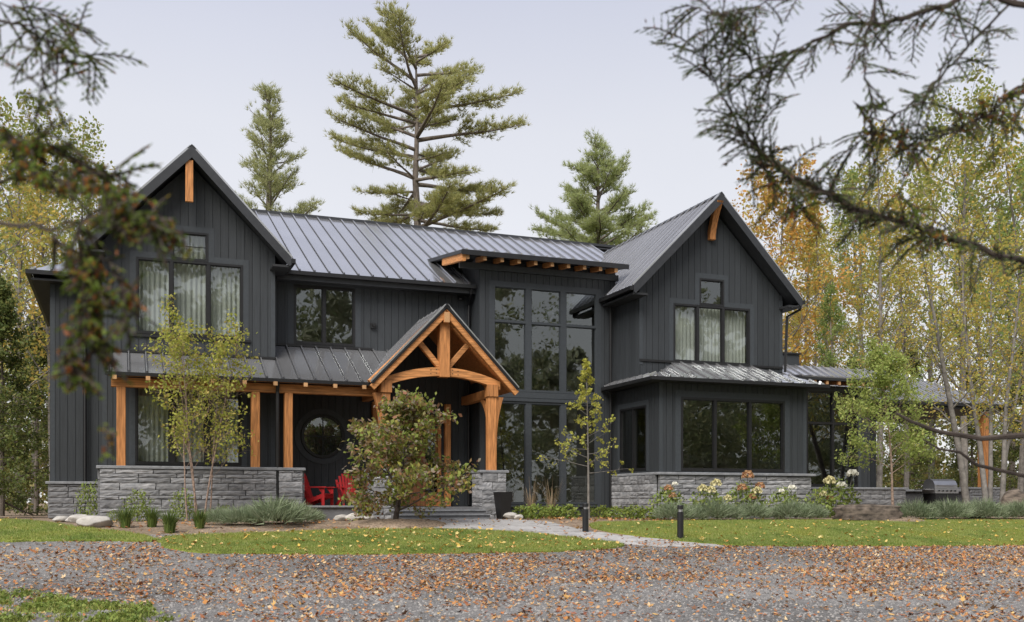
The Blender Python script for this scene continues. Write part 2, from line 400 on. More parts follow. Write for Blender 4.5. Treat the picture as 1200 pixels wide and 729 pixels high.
# ------------------------------------------------------------------ the house
HL = Vector((9.5, 30, 0))
house = thing('house', 'two-storey black board-clad house with gables, metal roofs and timber entry porch', 'house', HL)
INV['house'] = Matrix.Translation(-HL)
BW = .212
REST_B = MB(); REST_S = MB()      # boards and stones hardly seen or past the largest 300
def wall(name, O, ud, nd, poly, holes=(), thick=.16, phase=0., mat='siding', bw=BW, rest=False):
    """wall in plane through O, u along ud, outward nd; poly convex in (u,z); holes (u0,u1,z0,z1)"""
    O, ud, nd = Vector(O), Vector(ud), Vector(nd); Z = Vector((0, 0, 1))
    P = lambda u, z, k=0: O+ud*u+Z*z+nd*k
    umin, umax = min(p[0] for p in poly), max(p[0] for p in poly)
    us = sorted({umin, umax}|{h for q in holes for h in q[:2]}); zs = sorted({-50., 50.}|{h for q in holes for h in q[2:]})
    def solid(u0, u1, z0, z1):
        um, zm = (u0+u1)/2, (z0+z1)/2
        return not any(h[0] < um < h[1] and h[2] < zm < h[3] for h in holes)
    core = MB()
    for u0, u1 in zip(us, us[1:]):
        for z0, z1 in zip(zs, zs[1:]):
            if solid(u0, u1, z0, z1):
                c = clip_rect(poly, u0, u1, z0, z1)
                if len(c) >= 3 and area(c) > 1e-4: core.prism([P(*p) for p in c], -nd*thick)
    w = core.build(name, 'siding', house)
    k = math.floor((umin-phase)/bw); u = phase+k*bw
    while u < umax:
        a, b = max(u+.006, umin), min(u+bw-.006, umax)
        u += bw
        if b-a < .02: continue
        cuts = sorted({a, b}|{x for x in us if a < x < b})
        for u0, u1 in zip(cuts, cuts[1:]):
            z = []
            for z0, z1 in zip(zs, zs[1:]):
                if solid(u0, u1, z0, z1):
                    if z and abs(z[-1][1]-z0) < 1e-6: z[-1][1] = z1
                    else: z.append([z0, z1])
            for z0, z1 in z:
                c = clip_rect(poly, u0, u1, z0, z1)
                if len(c) >= 3 and area(c) > 1e-4:
                    if rest: REST_B.prism([P(p[0], p[1], .002) for p in c], nd*.02)
                    else: MB().prism([P(p[0], p[1], .002) for p in c], nd*.02).build('siding_board', mat, w)
    return w
def window(O, ud, nd, r, mull=(), trans=(), fw=.06, trim=.15, sill=True, mat='black', trim_mat='trim', name='window', munt=(), cur=None, trims=None, mw=.09):
    """framed window: r=(u0,u1,z0,z1); mull = u of mullions, trans = list of z"""
    O, ud, nd = Vector(O), Vector(ud), Vector(nd); Z = Vector((0, 0, 1))
    def bx(m, u0, u1, z0, z1, k0, k1):
        m.prism([O+ud*a+Z*b+nd*k0 for a, b in ((u0, z0), (u1, z0), (u1, z1), (u0, z1))], nd*(k1-k0))
    u0, u1, z0, z1 = r
    fr = MB()
    bx(fr, u0, u0+fw, z0, z1, -.10, .035); bx(fr, u1-fw, u1, z0, z1, -.10, .035)
    bx(fr, u0+fw, u1-fw, z0, z0+fw, -.10, .035); bx(fr, u0+fw, u1-fw, z1-fw, z1, -.10, .035)
    w = fr.build(name, mat, house)
    ucut = [u0+fw]; ulist = []
    for m_ in mull:
        b = MB(); bx(b, m_-mw/2, m_+mw/2, z0+fw, z1-fw, -.10, .032); b.build('mullion', mat, w)
        ulist.append((ucut[-1], m_-mw/2)); ucut.append(m_+mw/2)
    ulist.append((ucut[-1], u1-fw))
    zcut = [z0+fw]; zlist = []
    for t_ in trans: zlist.append((zcut[-1], t_-.03)); zcut.append(t_+.03)
    zlist.append((zcut[-1], z1-fw))
    for a, b in ulist:
        for t_ in trans:
            q = MB(); bx(q, a, b, t_-.03, t_+.03, -.10, .030); q.build('transom', mat, w)
        for c, d in zlist:
            q = MB(); bx(q, a, b, c, d, -.045, -.037); q.build('pane', 'glass', w)
            # inner sash line
            s_ = MB(); e_ = .022
            bx(s_, a, a+e_, c, d, -.036, .005); bx(s_, b-e_, b, c, d, -.036, .005)
            bx(s_, a+e_, b-e_, c, c+e_, -.036, .005); bx(s_, a+e_, b-e_, d-e_, d, -.036, .005)
            s_.build('sash', mat, w)
    for (a, b, c, d) in munt:
        q = MB(); bx(q, a, b, c, d, -.0365, -.015); q.build('muntin', mat, w)
    for (a, b, c, d) in (trims if trims is not None else ([(u0-trim, u0, z0-.02, z1+trim), (u1, u1+trim, z0-.02, z1+trim), (u0, u1, z1, z1+trim)] if trim else [])):
        q = MB(); bx(q, a, b, c, d, .003, .03); q.build('trim_board', trim_mat, w)
    if sill:
        q = MB(); bx(q, u0-trim-.05, u1+trim+.05, z0-.09, z0-.021, .003, .075); q.build('sill', mat, w)
    return w
EX, EY, FR, LF = (1, 0, 0), (0, 1, 0), (0, -1, 0), (-1, 0, 0)
YA, YB, YG, YR, YQ = 29.0, 30.1, 29.3, 27.69, 26.46
LX0, LX1, LC = -.42, 4.06, 1.80
RX0, RX1, RC = 14.83, 20.05, 17.42

# --- left gable front
wl_h = [(.41, 3.19, 5.0, 7.04), (1.31, 2.27, 7.04, 7.83), (.39, 3.15, 1.50, 3.66)]
wall('gable_wall', (0, YA, 0), EX, FR, [(LX0, .3), (LX1, .3), (LX1, 7.40), (LC, 9.66), (LX0, 7.40)], wl_h, phase=.05)
tr = .155
window((0, YA, 0), EX, FR, (.41, 3.19, 5.0, 7.04), (1.31, 2.27), trims=[(.41-tr, .41, 4.98, 7.04+tr), (3.19, 3.19+tr, 4.98, 7.04+tr), (.41, 1.31-tr, 7.04, 7.04+tr), (2.27+tr, 3.19, 7.04, 7.04+tr)])
window((0, YA, 0), EX, FR, (1.31, 2.27, 7.045, 7.83), (), trims=[(1.31-tr, 1.31, 7.045, 7.83+tr), (2.27, 2.27+tr, 7.045, 7.83+tr), (1.31, 2.27, 7.83, 7.83+tr)], sill=False, fw=.055,
       munt=[(1.78, 1.80, 7.10, 7.775), (1.365, 1.779, 7.43, 7.45), (1.801, 2.215, 7.43, 7.45)])
window((0, YA, 0), EX, FR, (.39, 3.15, 1.50, 3.66), (1.33, 2.25), mw=.16)
wall('side_wall', (LX1-.003, YA+.16, 0), EY, (1, 0, 0), [(0, .3), (4.5, .3), (4.5, 7.3), (0, 7.3)], rest=True)
wall('side_wall', (LX0+.003, YA+.16, 0), EY, LF, [(0, .0), (3.9, 0), (3.9, 7.3), (0, 7.3)], rest=True)
# corner boards
def cbox(name, mat, *a, parent=None): return MB().box(*a).build(name, mat, parent or house)
for x in (LX0-.003, LX1-.117): cbox('corner_board', 'trim', x, x+.12, YA-.034, YA-.0225, .35, 7.3)
for x in (RX0-.003, RX1-.117): cbox('corner_board', 'trim', x, x+.12, YR-.034, YR-.0225, 4.7, 7.0)
for x in (RX0-.003, RX1-.117): cbox('corner_board', 'trim', x, x+.12, YQ-.034, YQ-.0225, 1.37, 4.1)

# --- middle wall
mid_h = [(4.75, 6.57, 5.13, 6.86), (7.35, 9.25, .36, 2.75)]
wall('middle_wall', (0, YB, 0), EX, FR, [(LX1, .3), (10.23, .3), (10.23, 7.35), (LX1, 7.35)], mid_h, phase=.05)
window((0, YB, 0), EX, FR, (4.75, 6.57, 5.13, 6.86), (5.64,), trim=.17)
# front door set with wood leaf, between timber posts
dr = MB().box(7.35, 7.45, YB-.02, YB+.14, .36, 2.75).box(9.15, 9.25, YB-.02, YB+.14, .36, 2.75).box(7.45, 9.15, YB-.02, YB+.14, 2.65, 2.75).build('front_door', 'timber', house)
MB().box(7.85, 8.75, YB+.03, YB+.08, .37, 2.64).build('door_leaf', 'door', dr)
for a, b in ((7.46, 7.83), (8.77, 9.14)):
    MB().box(a, b, YB+.05, YB+.058, .75, 2.64).build('pane', 'glass', dr); MB().box(a, b, YB+.03, YB+.08, .37, .74).build('door_panel', 'timber', dr)
MB().tube([(8.66, YB-.03, 1.1), (8.66, YB-.03, 1.7)], .015).build('door_handle', 'black', dr)
# round window
RWX, RWZ = 5.60, 2.43
def ring(name, r0, r1, y0, y1, mat, parent, n=48):
    m = MB()
    for i in range(n):
        a, b = 2*PI*i/n, 2*PI*(i+1)/n
        c = [(RWX+r*math.cos(t), y, RWZ+r*math.sin(t)) for t in (a, b) for r, y in ((r0, y0), (r1, y0), (r1, y1), (r0, y1))]
        m.add(c, [(0, 1, 5, 4), (1, 2, 6, 5), (2, 3, 7, 6), (3, 0, 4, 7)])
    return m.build(name, mat, parent)
rw = ring('round_window', .56, .64, YB-.09, YB-.022, 'black', house)
ring('trim_ring', .66, .82, YB-.05, YB-.022, 'trim', rw)
for k in range(4):
    m = MB(); n = 12; a0 = k*PI/2+.022; a1 = (k+1)*PI/2-.022
    pts = [(RWX+.02*(1 if k in (0, 3) else -1), YB-.045, RWZ+.02*(1 if k < 2 else -1))]+[(RWX+.56*math.cos(a0+(a1-a0)*i/n), YB-.045, RWZ+.56*math.sin(a0+(a1-a0)*i/n)) for i in range(n+1)]
    m.prism(pts, (0, .01, 0)).build('pane', 'glass', rw)
MB().box(RWX-.014, RWX+.014, YB-.06, YB-.03, RWZ-.56, RWZ+.56).build('muntin', 'black', rw)
MB().box(RWX-.56, RWX-.014, YB-.06, YB-.03, RWZ-.014, RWZ+.014).box(RWX+.014, RWX+.56, YB-.06, YB-.03, RWZ-.014, RWZ+.014).build('muntin', 'black', rw)

# --- glass tower
TX0, TX1 = 10.23, RX0
t_u = (10.66, 14.19, 3.90, 7.14); t_l = (10.66, 14.19, .42, 3.58)
wall('tower_wall', (0, YG, 0), EX, FR, [(TX0, .0), (TX1, .0), (TX1, 7.9), (TX0, 7.9)], [t_u, t_l], phase=.02)
wall('tower_side_wall', (TX0+.003, YG+.003, 0), EY, LF, [(0, 0), (1.6, 0), (1.6, 7.95), (0, 7.95)], rest=True)
for r_, tn in ((t_u, (6.04,)), (t_l, ())):
    window((0, YG, 0), EX, FR, r_, (11.83, 13.01), tn, fw=.05, trim=.13, mat='trim', mw=.19, sill=(r_ is t_l))
cbox('band_board', 'trim', 10.53, 14.32, YG-.045, YG-.0225, 3.715, 3.89)
cbox('band_board', 'trim', 10.53, 14.32, YG-.07, YG-.0225, 3.60, 3.70)

# --- right gable, upper and lower walls
wr_h = [(16.02, 18.81, 4.84, 6.66), (16.95, 17.85, 6.66, 7.51)]
wall('gable_wall', (0, YR, 0), EX, FR, [(RX0, 4.1), (RX1, 4.1), (RX1, 7.10), (RC, 9.74), (RX0, 7.10)], wr_h, phase=.02)
window((0, YR, 0), EX, FR, (16.02, 18.81, 4.84, 6.66), (16.89, 17.82), trims=[(16.02-tr, 16.02, 4.83, 6.66+tr), (18.81, 18.81+tr, 4.83, 6.66+tr), (16.02, 16.95-tr, 6.66, 6.66+tr), (17.85+tr, 18.81, 6.66, 6.66+tr)], sill=False)
window((0, YR, 0), EX, FR, (16.95, 17.85, 6.665, 7.51), (), trims=[(16.95-tr, 16.95, 6.665, 7.51+tr), (17.85, 17.85+tr, 6.665, 7.51+tr), (16.95, 17.85, 7.51, 7.51+tr)], sill=False, fw=.055)
wall('side_wall', (RX0+.003, YR+.003, 0), EY, LF, [(0, 4.0), (3.2, 4.0), (3.2, 7.3), (0, 7.3)])
wall('side_wall', (RX1-.003, YR+.003, 0), EY, (1, 0, 0), [(0, 0), (9, 0), (9, 7.2), (0, 7.2)], rest=True)
wall('bay_wall', (0, YQ, 0), EX, FR, [(RX0, .9), (RX1, .9), (RX1, 4.2), (RX0, 4.2)], [(15.56, 19.24, 1.42, 3.62)], phase=.02)
window((0, YQ, 0), EX, FR, (15.56, 19.24, 1.42, 3.62), (16.75, 17.99), sill=False, trim=.19, fw=.07)
wall('bay_side_wall', (RX0+.003, YQ+.003, 0), EY, LF, [(0, .9), (2.85, .9), (2.85, 4.2), (0, 4.2)], [(.72, 2.45, 1.45, 3.42)], rest=True)
window((RX0+.003, YQ+.003, 0), EY, LF, (.72, 2.45, 1.45, 3.42), (1.58,), sill=False, trim=.15)
wall('bay_side_wall', (RX1-.003, YQ+.003, 0), EY, (1, 0, 0), [(0, .0), (1.23, .0), (1.23, 4.2), (0, 4.2)], rest=True)

# --- set-back left body, back and far walls
wall('left_wall', (0, 33.0, 0), EX, FR, [(-1.9, .0), (LX0, .0), (LX0, 7.2), (-1.9, 7.2)], phase=.05, rest=True)
wall('far_side_wall', (-1.897, 33.003, 0), EY, LF, [(0, 0), (10, 0), (10, 7.2), (0, 7.2)], bw=.4, rest=True)
cbox('back_wall', 'siding', -1.9, 27, 43.0, 43.2, 0, 7.3)
cbox('corner_board', 'trim', -1.903, -1.78, 32.966, 32.9775, 1.1, 7.1)
# rooms: floors and partitions so that the glass shows a dim interior
cbox('room_floor', 'floor_in', -.2, 20, 30.3, 42.9, .30, .36); cbox('room_floor', 'floor_in', -.2, 4, 29.2, 30.29, .30, .36); cbox('room_floor', 'floor_in', 15, 19.8, 26.7, 30.29, .28, .34)
cbox('room_ceiling', 'inner', -.2, 10.1, 30.3, 42.9, 4.05, 4.3); cbox('room_ceiling', 'inner', -.2, 3.9, 29.2, 30.29, 4.05, 4.3); cbox('room_ceiling', 'inner', 15, 19.8, 26.7, 42, 4.0, 4.25)
cbox('partition', 'inner', -.2, 10.1, 33.5, 33.6, .37, 7.2); cbox('partition', 'inner', 10.15, 20, 36.4, 36.5, .37, 7.6); cbox('partition', 'inner', 10.05, 10.14, 30.3, 36.3, .37, 7.3); cbox('partition', 'inner', 14.9, 15.0, 29.4, 36.3, .37, 7.3)

# --- roofs
def roof(name, O, ud, vd, poly, phase=0, sp=.43, thick=.14, pan_mat='roof', holes=None, panels=True, deck='fascia'):
    O, ud, vd = Vector(O), Vector(ud).normalized(), Vector(vd).normalized(); nd = ud.cross(vd).normalized()
    if nd.z < 0: nd = -nd
    P = lambda q, k=0: O+ud*q[0]+vd*q[1]+nd*k
    d = MB().prism([P(p) for p in poly], -nd*thick).build(name, deck, house)
    if not panels: return d
    umin, umax = min(p[0] for p in poly), max(p[0] for p in poly)
    u = phase+math.floor((umin-phase)/sp)*sp
    while u < umax:
        a, b = max(u, umin), min(u+sp, umax); m = MB()
        c = clip_rect(poly, a+(.056 if abs(a-u) < 1e-6 else 0), b-.016)
        if len(c) >= 3 and area(c) > .004: m.prism([P(p, .003) for p in c], nd*.006)
        c = clip_rect(poly, a+.008, min(a+.040, umax))
        if len(c) >= 3 and area(c) > .0005 and abs(a-u) < 1e-6: m.prism([P(p, .0095) for p in c], nd*.055)
        if m.v: m.build('roof_panel', pan_mat, d)
        u += sp
    return d
PM = .507
mv = (0, 1, PM); ms = math.hypot(1, PM)
def mp(x, y): return (x, (y-29.6)*ms)
roof('main_roof', (0, 29.6, 7.15), EX, mv, [mp(4.15, 29.6), mp(10.23, 29.6), mp(10.23, 36.5), mp(1.8, 36.5), mp(1.8, 34.6)], .1)
roof('main_roof', (0, 29.6, 7.15), EX, mv, [mp(10.23, 31.4), mp(14.4, 31.4), mp(17.4, 34.9), mp(17.4, 36.5), mp(10.23, 36.5)], .1)
roof('main_roof', (0, 43.6, 7.05), EX, (0, -1, PM), [(-2, 0), (20, 0), (20, 7.96), (1.8, 7.96)], .1, panels=False)
cbox('ridge_cap', 'fascia', 1.8, 18.6, 36.42, 36.58, 10.62, 10.72)
# gable roofs
def gable_roof(cx, zr, xe0, xe1, ze, y0, y1, ph):
    sl = (zr-ze)/(cx-xe0); Lg = math.hypot(cx-xe0, zr-ze)
    roof('gable_roof', (xe0, y0, ze), EY, (1, 0, sl), [(0, 0), (y1-y0, 0), (y1-y0, Lg), (0, Lg)], ph)
    sl2 = (zr-ze)/(xe1-cx); L2 = math.hypot(xe1-cx, zr-ze)
    roof('gable_roof', (xe1, y0, ze), EY, (-1, 0, sl2), [(0, 0), (y1-y0, 0), (y1-y0, L2), (0, L2)], ph)
    MB().prism([(cx-.11, y0-.03, zr-.06), (cx, y0-.03, zr+.055), (cx+.11, y0-.03, zr-.06), (cx, y0-.03, zr+.02)], (0, y1-y0+.03, 0)).build('ridge_cap', 'fascia', house)
    for xe, s in ((xe0, sl), (xe1, -sl2)):     # barge boards along the front rakes
        nx = 1 if xe < cx else -1
        m = MB().prism([(xe, y0-.035, ze+.015), (cx, y0-.035, zr+.01), (cx, y0-.035, zr-.30), (xe+nx*.06, y0-.035, ze-.23), (xe, y0-.035, ze-.20)], (0, .034, 0))
        m.build('barge_board', 'fascia', house)
        g = MB().prism([(xe-nx*.12, y, z) for y, z in ((y0-.02, ze-.02), (y0-.02, ze-.14), (y1, ze-.14), (y1, ze-.02))], (nx*.115, 0, 0)).build('gutter', 'black', house)
        MB().box(min(xe, xe+nx*.5), max(xe, xe+nx*.5), y0+.01, y1, ze-.26, ze-.20).build('soffit', 'soffit', house)
gable_roof(LC, 9.97, -.85, 4.42, 7.22, 28.4, 35.6, 0)
gable_roof(RC, 10.06, 14.36, 20.42, 6.98, 27.15, 35.6, 0)
# gutters and soffit on the middle eave
MB().box(4.3, 10.26, 29.46, 29.59, 7.02, 7.13).build('gutter', 'black', house)
MB().box(4.2, 10.22, 29.62, YB-.03, 6.90, 6.98).build('soffit', 'soffit', house)
MB().box(4.2, 10.22, 29.6, 29.64, 6.88, 7.12).build('fascia_board', 'fascia', house)
# tower shed roof with exposed rafter tails
sh = roof('shed_roof', (0, 28.55, 7.93), EX, (0, 1, .14), [(9.4, 0), (14.95, 0), (14.95, 4.4), (9.4, 4.4)], .1, thick=.10)
MB().box(9.42, 14.93, 28.53, 28.56, 7.80, 7.95).build('drip_edge', 'black', sh)
for i in range(10):
    x = 9.62+i*.545
    m = MB().beam((x, 28.62, 7.765), (x, 29.32, 7.855), .11, .15); t_ = m.build('rafter_tail', 'timber', sh)
    MB().box(x-.053, x+.053, 28.612, 28.618, 7.695, 7.835).build('end_grain', 'endgrain', t_)
MB().prism([(9.42, 28.58, 7.88), (14.93, 28.58, 7.88), (14.93, 29.28, 7.965), (9.42, 29.28, 7.965)], (0, 0, -.02)).build('soffit_boards', 'timber', sh)
MB().beam((9.5, 28.6, 7.74), (9.5, 30.6, 8.03), .12, .24).build('end_rafter', 'timber_h', sh)
MB().box(9.56, 14.9, YG-.11, YG-.023, 7.56, 7.74).build('frieze_board', 'trim', sh)
# hip roof of the left body
p5 = math.hypot(1, .5)
roof('hip_roof', (-2.4, 32.5, 7.22), EX, (0, 1, .5), [(0, 0), (3, 0), (4.6, 4.2*p5), (4.2, 4.2*p5)], .1)
roof('hip_roof', (-2.4, 32.5, 7.22), EY, (1, 0, .5), [(0, 0), (8.4, 0), (4.2, 4.2*p5)], .1)
MB().box(-2.53, -2.4, 32.38, 42, 7.08, 7.20).build('gutter', 'black', house); MB().box(-2.4, -.86, 32.38, 32.5, 7.08, 7.20).build('gutter', 'black', house)
MB().box(-2.39, -1.92, 32.5, 42, 6.93, 6.99).build('soffit', 'soffit', house); MB().box(-1.918, -.9, 32.5, 32.97, 6.93, 6.99).build('soffit', 'soffit', house)
# porch roof along the front (one plane, cut by the left gable)
PS = .52
pz = lambda y: 3.79+PS*(y-27.68)
pl = math.hypot(1, PS)
roof('porch_roof', (0, 27.68, 3.79), EX, (0, 1, PS), [(-.30, 0), (4.06, 0), (4.06, (YA-27.68-.02)*pl), (-.30, (YA-27.68-.02)*pl)], .2, thick=.08)
roof('porch_roof', (0, 27.68, 3.79), EX, (0, 1, PS), [(4.06, 0), (6.50, 0), (7.6, (YB-27.68-.02)*pl), (4.06, (YB-27.68-.02)*pl)], .2, thick=.08)
MB().box(-.34, 6.5, 27.60, 27.675, 3.70, 3.79).build('gutter', 'black', house)
cbox('flashing', 'black', -.3, 4.06, YA-.06, YA-.0225, pz(YA)+.0, pz(YA)+.06); cbox('flashing', 'black', 4.06, 7.1, YB-.06, YB-.0225, pz(YB)+.0, pz(YB)+.06)
# porch beam, posts and rafter tails
MB().beam((-.2, 27.98, 3.56), (6.7, 27.98, 3.56), .20, .24).build('porch_beam', 'timber_h', house)
for x in (.04, 3.40, 4.27): MB().beam((x, 27.98, 1.41), (x, 27.98, 3.44), .22, .24, up=(0, 1, 0)).build('porch_post', 'timber', house)
for i in range(9):
    x = -.12+i*.80
    t_ = MB().beam((x, 27.66, 3.695), (x, 28.4, 3.695+.74*PS), .11, .13).build('rafter_tail', 'timber', house)
    MB().box(x-.053, x+.053, 27.588, 27.598, 3.60, 3.705).build('end_grain', 'endgrain', t_)
MB().prism([(-.28, 27.7, 3.71), (6.6, 27.7, 3.71), (6.6, 28.98, 4.375), (-.28, 28.98, 4.375)], (0, 0, -.02)).build('soffit_boards', 'timber', house)
MB().prism([(4.08, 28.98, 4.375), (6.6, 28.98, 4.375), (6.6, 30.06, 4.93), (4.08, 30.06, 4.93)], (0, 0, -.02)).build('soffit_boards', 'timber', house)

# --- stonework
SR = random.Random(11)
def stone_mesh(seed):
    r = random.Random(seed); nx, nz = 5, 3; v = []; f = []
    for j in range(nz+1):
        for i in range(nx+1):
            x, z = i/nx-.5, j/nz-.5
            edge = i in (0, nx) or j in (0, nz)
            y = -.5+(r.uniform(.05, .17) if edge else r.uniform(-.08, .08))
            v.append((x*(1-.03*r.random())+(0 if i in (0, nx) else r.uniform(-.04, .04)), y, z*(1-.10*r.random())))
    for j in range(nz):
        for i in range(nx):
            a = j*(nx+1)+i; f.append((a, a+1, a+nx+2, a+nx+1))
    per = [i for i in range(nx+1)]+[j*(nx+1)+nx for j in range(1, nz+1)]+[nz*(nx+1)+i for i in range(nx-1, -1, -1)]+[j*(nx+1) for j in range(nz-1, 0, -1)]
    k = len(v)
    for q in per: v.append((v[q][0], .5, v[q][2]))
    n = len(per)
    for i in range(n): f.append((per[(i+1) % n], per[i], k+i, k+(i+1) % n))
    me = bpy.data.meshes.new('stone'); me.from_pydata(v, [], f); me.update(); me.materials.append(M['stone']); return me
STONES = [stone_mesh(i) for i in range(10)]
def stones(parent, O, ud, Lw, z0, z1, rot, mean=.62, hs=(.10, .14, .18, .23), rest=False):
    O, ud = Vector(O), Vector(ud); nd = Vector((math.sin(rot), -math.cos(rot), 0)); z = z0
    while z < z1-.03:
        h = SR.choice(hs)
        if z+h > z1-.06: h = z1-z
        u = 0
        while u < Lw-.02:
            w = mean*SR.uniform(.5, 1.6)
            if Lw-(u+w) < .22: w = Lw-u
            parts = [(z, h)]
            if h > .2 and SR.random() < .35: parts = [(z, h*.45), (z+h*.45, h*.55)]
            for zz, hh in parts:
                p = O+ud*(u+w/2)+Vector((0, 0, zz+hh/2))+nd*.03
                if rest:
                    me = SR.choice(STONES); T = Matrix.Translation(p) @ Matrix.Rotation(rot, 4, 'Z') @ Matrix.Diagonal((w-.009, .10, hh-.006, 1))
                    REST_S.add([T @ q.co for q in me.vertices], [tuple(q.vertices) for q in me.polygons]); continue
                o = bpy.data.objects.new('stone', SR.choice(STONES)); link(o, parent)
                o.location = p; o.rotation_euler = (0, 0, rot); o.scale = (w-.009, .10+SR.uniform(-.012, .012), hh-.006)
            u += w
        z += h
def capstone(x0, x1, y0, y1, z, parent, h=.07):
    m = MB().box(x0, x1, y0, y1, z, z+h*.8); k = len(m.v); c = .014
    m.add([(x0, y0, z+h*.8), (x1, y0, z+h*.8), (x1, y1, z+h*.8), (x0, y1, z+h*.8), (x0+c, y0+c, z+h), (x1-c, y0+c, z+h), (x1-c, y1-c, z+h), (x0+c, y1-c, z+h)], [(4, 5, 6, 7), (0, 1, 5, 4), (1, 2, 6, 5), (2, 3, 7, 6), (3, 0, 4, 7)])
    return m.build('cap_stone', 'cap', parent)
# left front wall
s1 = cbox('stone_wall', 'mortar', -.42, 3.92, 27.86, 28.22, -.1, 1.35)
stones(s1, (-.47, 27.84, 0), EX, 4.40, 0, 1.34, 0); stones(s1, (-.44, 28.3, 0), (0, -1, 0), .4, 0, 1.34, -PI/2, rest=True)
for a, b in ((-.55, 1.0), (1.004, 2.5), (2.504, 3.95)): capstone(a, b, 27.74, 28.3, 1.35, s1)
# pier of the porch end
s2 = cbox('stone_pier', 'mortar', 4.02, 4.60, 27.86, 28.36, -.1, 1.35)
stones(s2, (3.99, 27.84, 0), EX, .64, 0, 1.34, 0, .45); stones(s2, (4.62, 27.86, 0), EY, .5, 0, 1.34, PI/2, .4, rest=True); capstone(3.955, 4.70, 27.74, 28.42, 1.35, s2)
# portico piers
for x in (9.97, 6.83):
    s3 = cbox('stone_pier', 'mortar', x-.33, x+.33, 27.36, 28.0, -.15, 1.33)
    stones(s3, (x-.36, 27.34, 0), EX, .72, -.1, 1.32, 0, .42); stones(s3, (x-.35, 28.02, 0), (0, -1, 0), .68, -.1, 1.32, -PI/2, .42)
    capstone(x-.44, x+.44, 27.25, 28.1, 1.33, s3)
# right bay base
s4 = cbox('stone_wall', 'mortar', RX0-.03, RX1+.03, YQ-.08, YQ-.003, -.2, 1.30)
stones(s4, (RX0-.08, YQ-.10, 0), EX, 5.38, -.02, 1.29, 0, .6, (.09, .13, .17, .22)); capstone(RX0-.17, RX1+.2, YQ-.24, YQ-.034, 1.30, s4)
s5 = cbox('stone_wall', 'mortar', RX0-.1, RX0-.003, YQ-.003, YG-.04, -.2, 1.30)
stones(s5, (RX0-.12, YG-.04, 0), (0, -1, 0), 2.86, -.02, 1.29, -PI/2, .5, (.09, .13, .17, .22)); capstone(RX0-.17, RX0-.03, YQ-.034, YG-.04, 1.302, s5)
# base of the set-back left body
s6 = cbox('stone_wall', 'mortar', -1.93, LX0, 32.9, 32.97, -.2, 1.02)
stones(s6, (-1.97, 32.88, 0), EX, 1.55, .02, 1.02, 0, .5, rest=True); capstone(-2.03, LX0, 32.76, 32.966, 1.03, s6)

# --- porch deck and entry steps
cbox('porch_deck', 'deck', 4.65, 10.2, 27.4, 30.05, .0, .35)
for i in range(3): cbox('step', 'deck', 6.95-.0*i, 9.62, 27.38-.36*(i+1), 27.38-.36*i-.003, -.05, .24-.115*i)
for i in range(3): cbox('step_tread', 'cap', 6.92, 9.63, 27.38-.36*(i+1)-.03, 27.38-.36*i-.004, .241-.115*i, .28-.115*i)
cbox('deck_edge', 'cap', 4.66, 6.46, 27.33, 27.6, .351, .40)

# --- timber portico
PC, YT = 8.56, 27.62
LXP, RXP = 6.87, 10.0        # post centres
FZ = 3.78                    # eave height of portico
def prof_beam(pts_top, pts_bot, y0, y1): 
    m = MB(); n = len(pts_top)
    for i in range(n-1):
        q = [pts_bot[i], pts_bot[i+1], pts_top[i+1], pts_top[i]]
        m.prism([(x, y0, z) for x, z in q], (0, y1-y0, 0))
    return m
# tie beam halves (arched), the truss' base
def arch(x): return 4.27-.36*((x-PC)/1.75)**2
tr_ = None
for sg in (-1, 1):
    xs_ = [PC+sg*(.12+(1.56)*i/10) for i in range(11)]
    m = prof_beam([(x, arch(x)+.02) for x in xs_], [(x, arch(x)-.22) for x in xs_], YT-.10, YT+.10)
    if tr_ is None: tr_ = m.build('portico_truss', 'timber_h', house)
    else: m.build('tie_beam', 'timber_h', tr_)
    for k, (dx, dz) in enumerate(((.24, -.06), (.40, -.07), (.24, -.16), (.40, -.17))):
        x = PC+sg*dx
        MB().tube([(x, YT-.108, arch(x)+dz+.02), (x, YT-.10, arch(x)+dz+.02)], .014, 8).build('peg', 'barkdark', tr_)
    # principal rafters, struts
    fx = PC+sg*2.10
    MB().beam((fx, YT-.02, FZ-.02), (PC+sg*.02, YT-.02, 5.80), .20, .24).build('principal_rafter', 'timber_h', tr_)
    MB().beam((PC+sg*.12, YT+.0, 4.30), (PC+sg*.72, YT+.0, 4.98), .14, .15).build('strut', 'timber_h', tr_)
MB().beam((PC, YT-.02, 4.02), (PC, YT-.02, 5.70), .30, .28, up=(0, 1, 0)).build('king_post', 'timber', tr_)
MB().beam((PC, YT-.34, 5.67), (PC, YB-.03, 5.67), .17, .30).build('ridge_beam', 'timber', tr_)
MB().box(PC-.08, PC+.08, YT-.347, YT-.341, 5.53, 5.81).build('end_grain', 'endgrain', tr_)
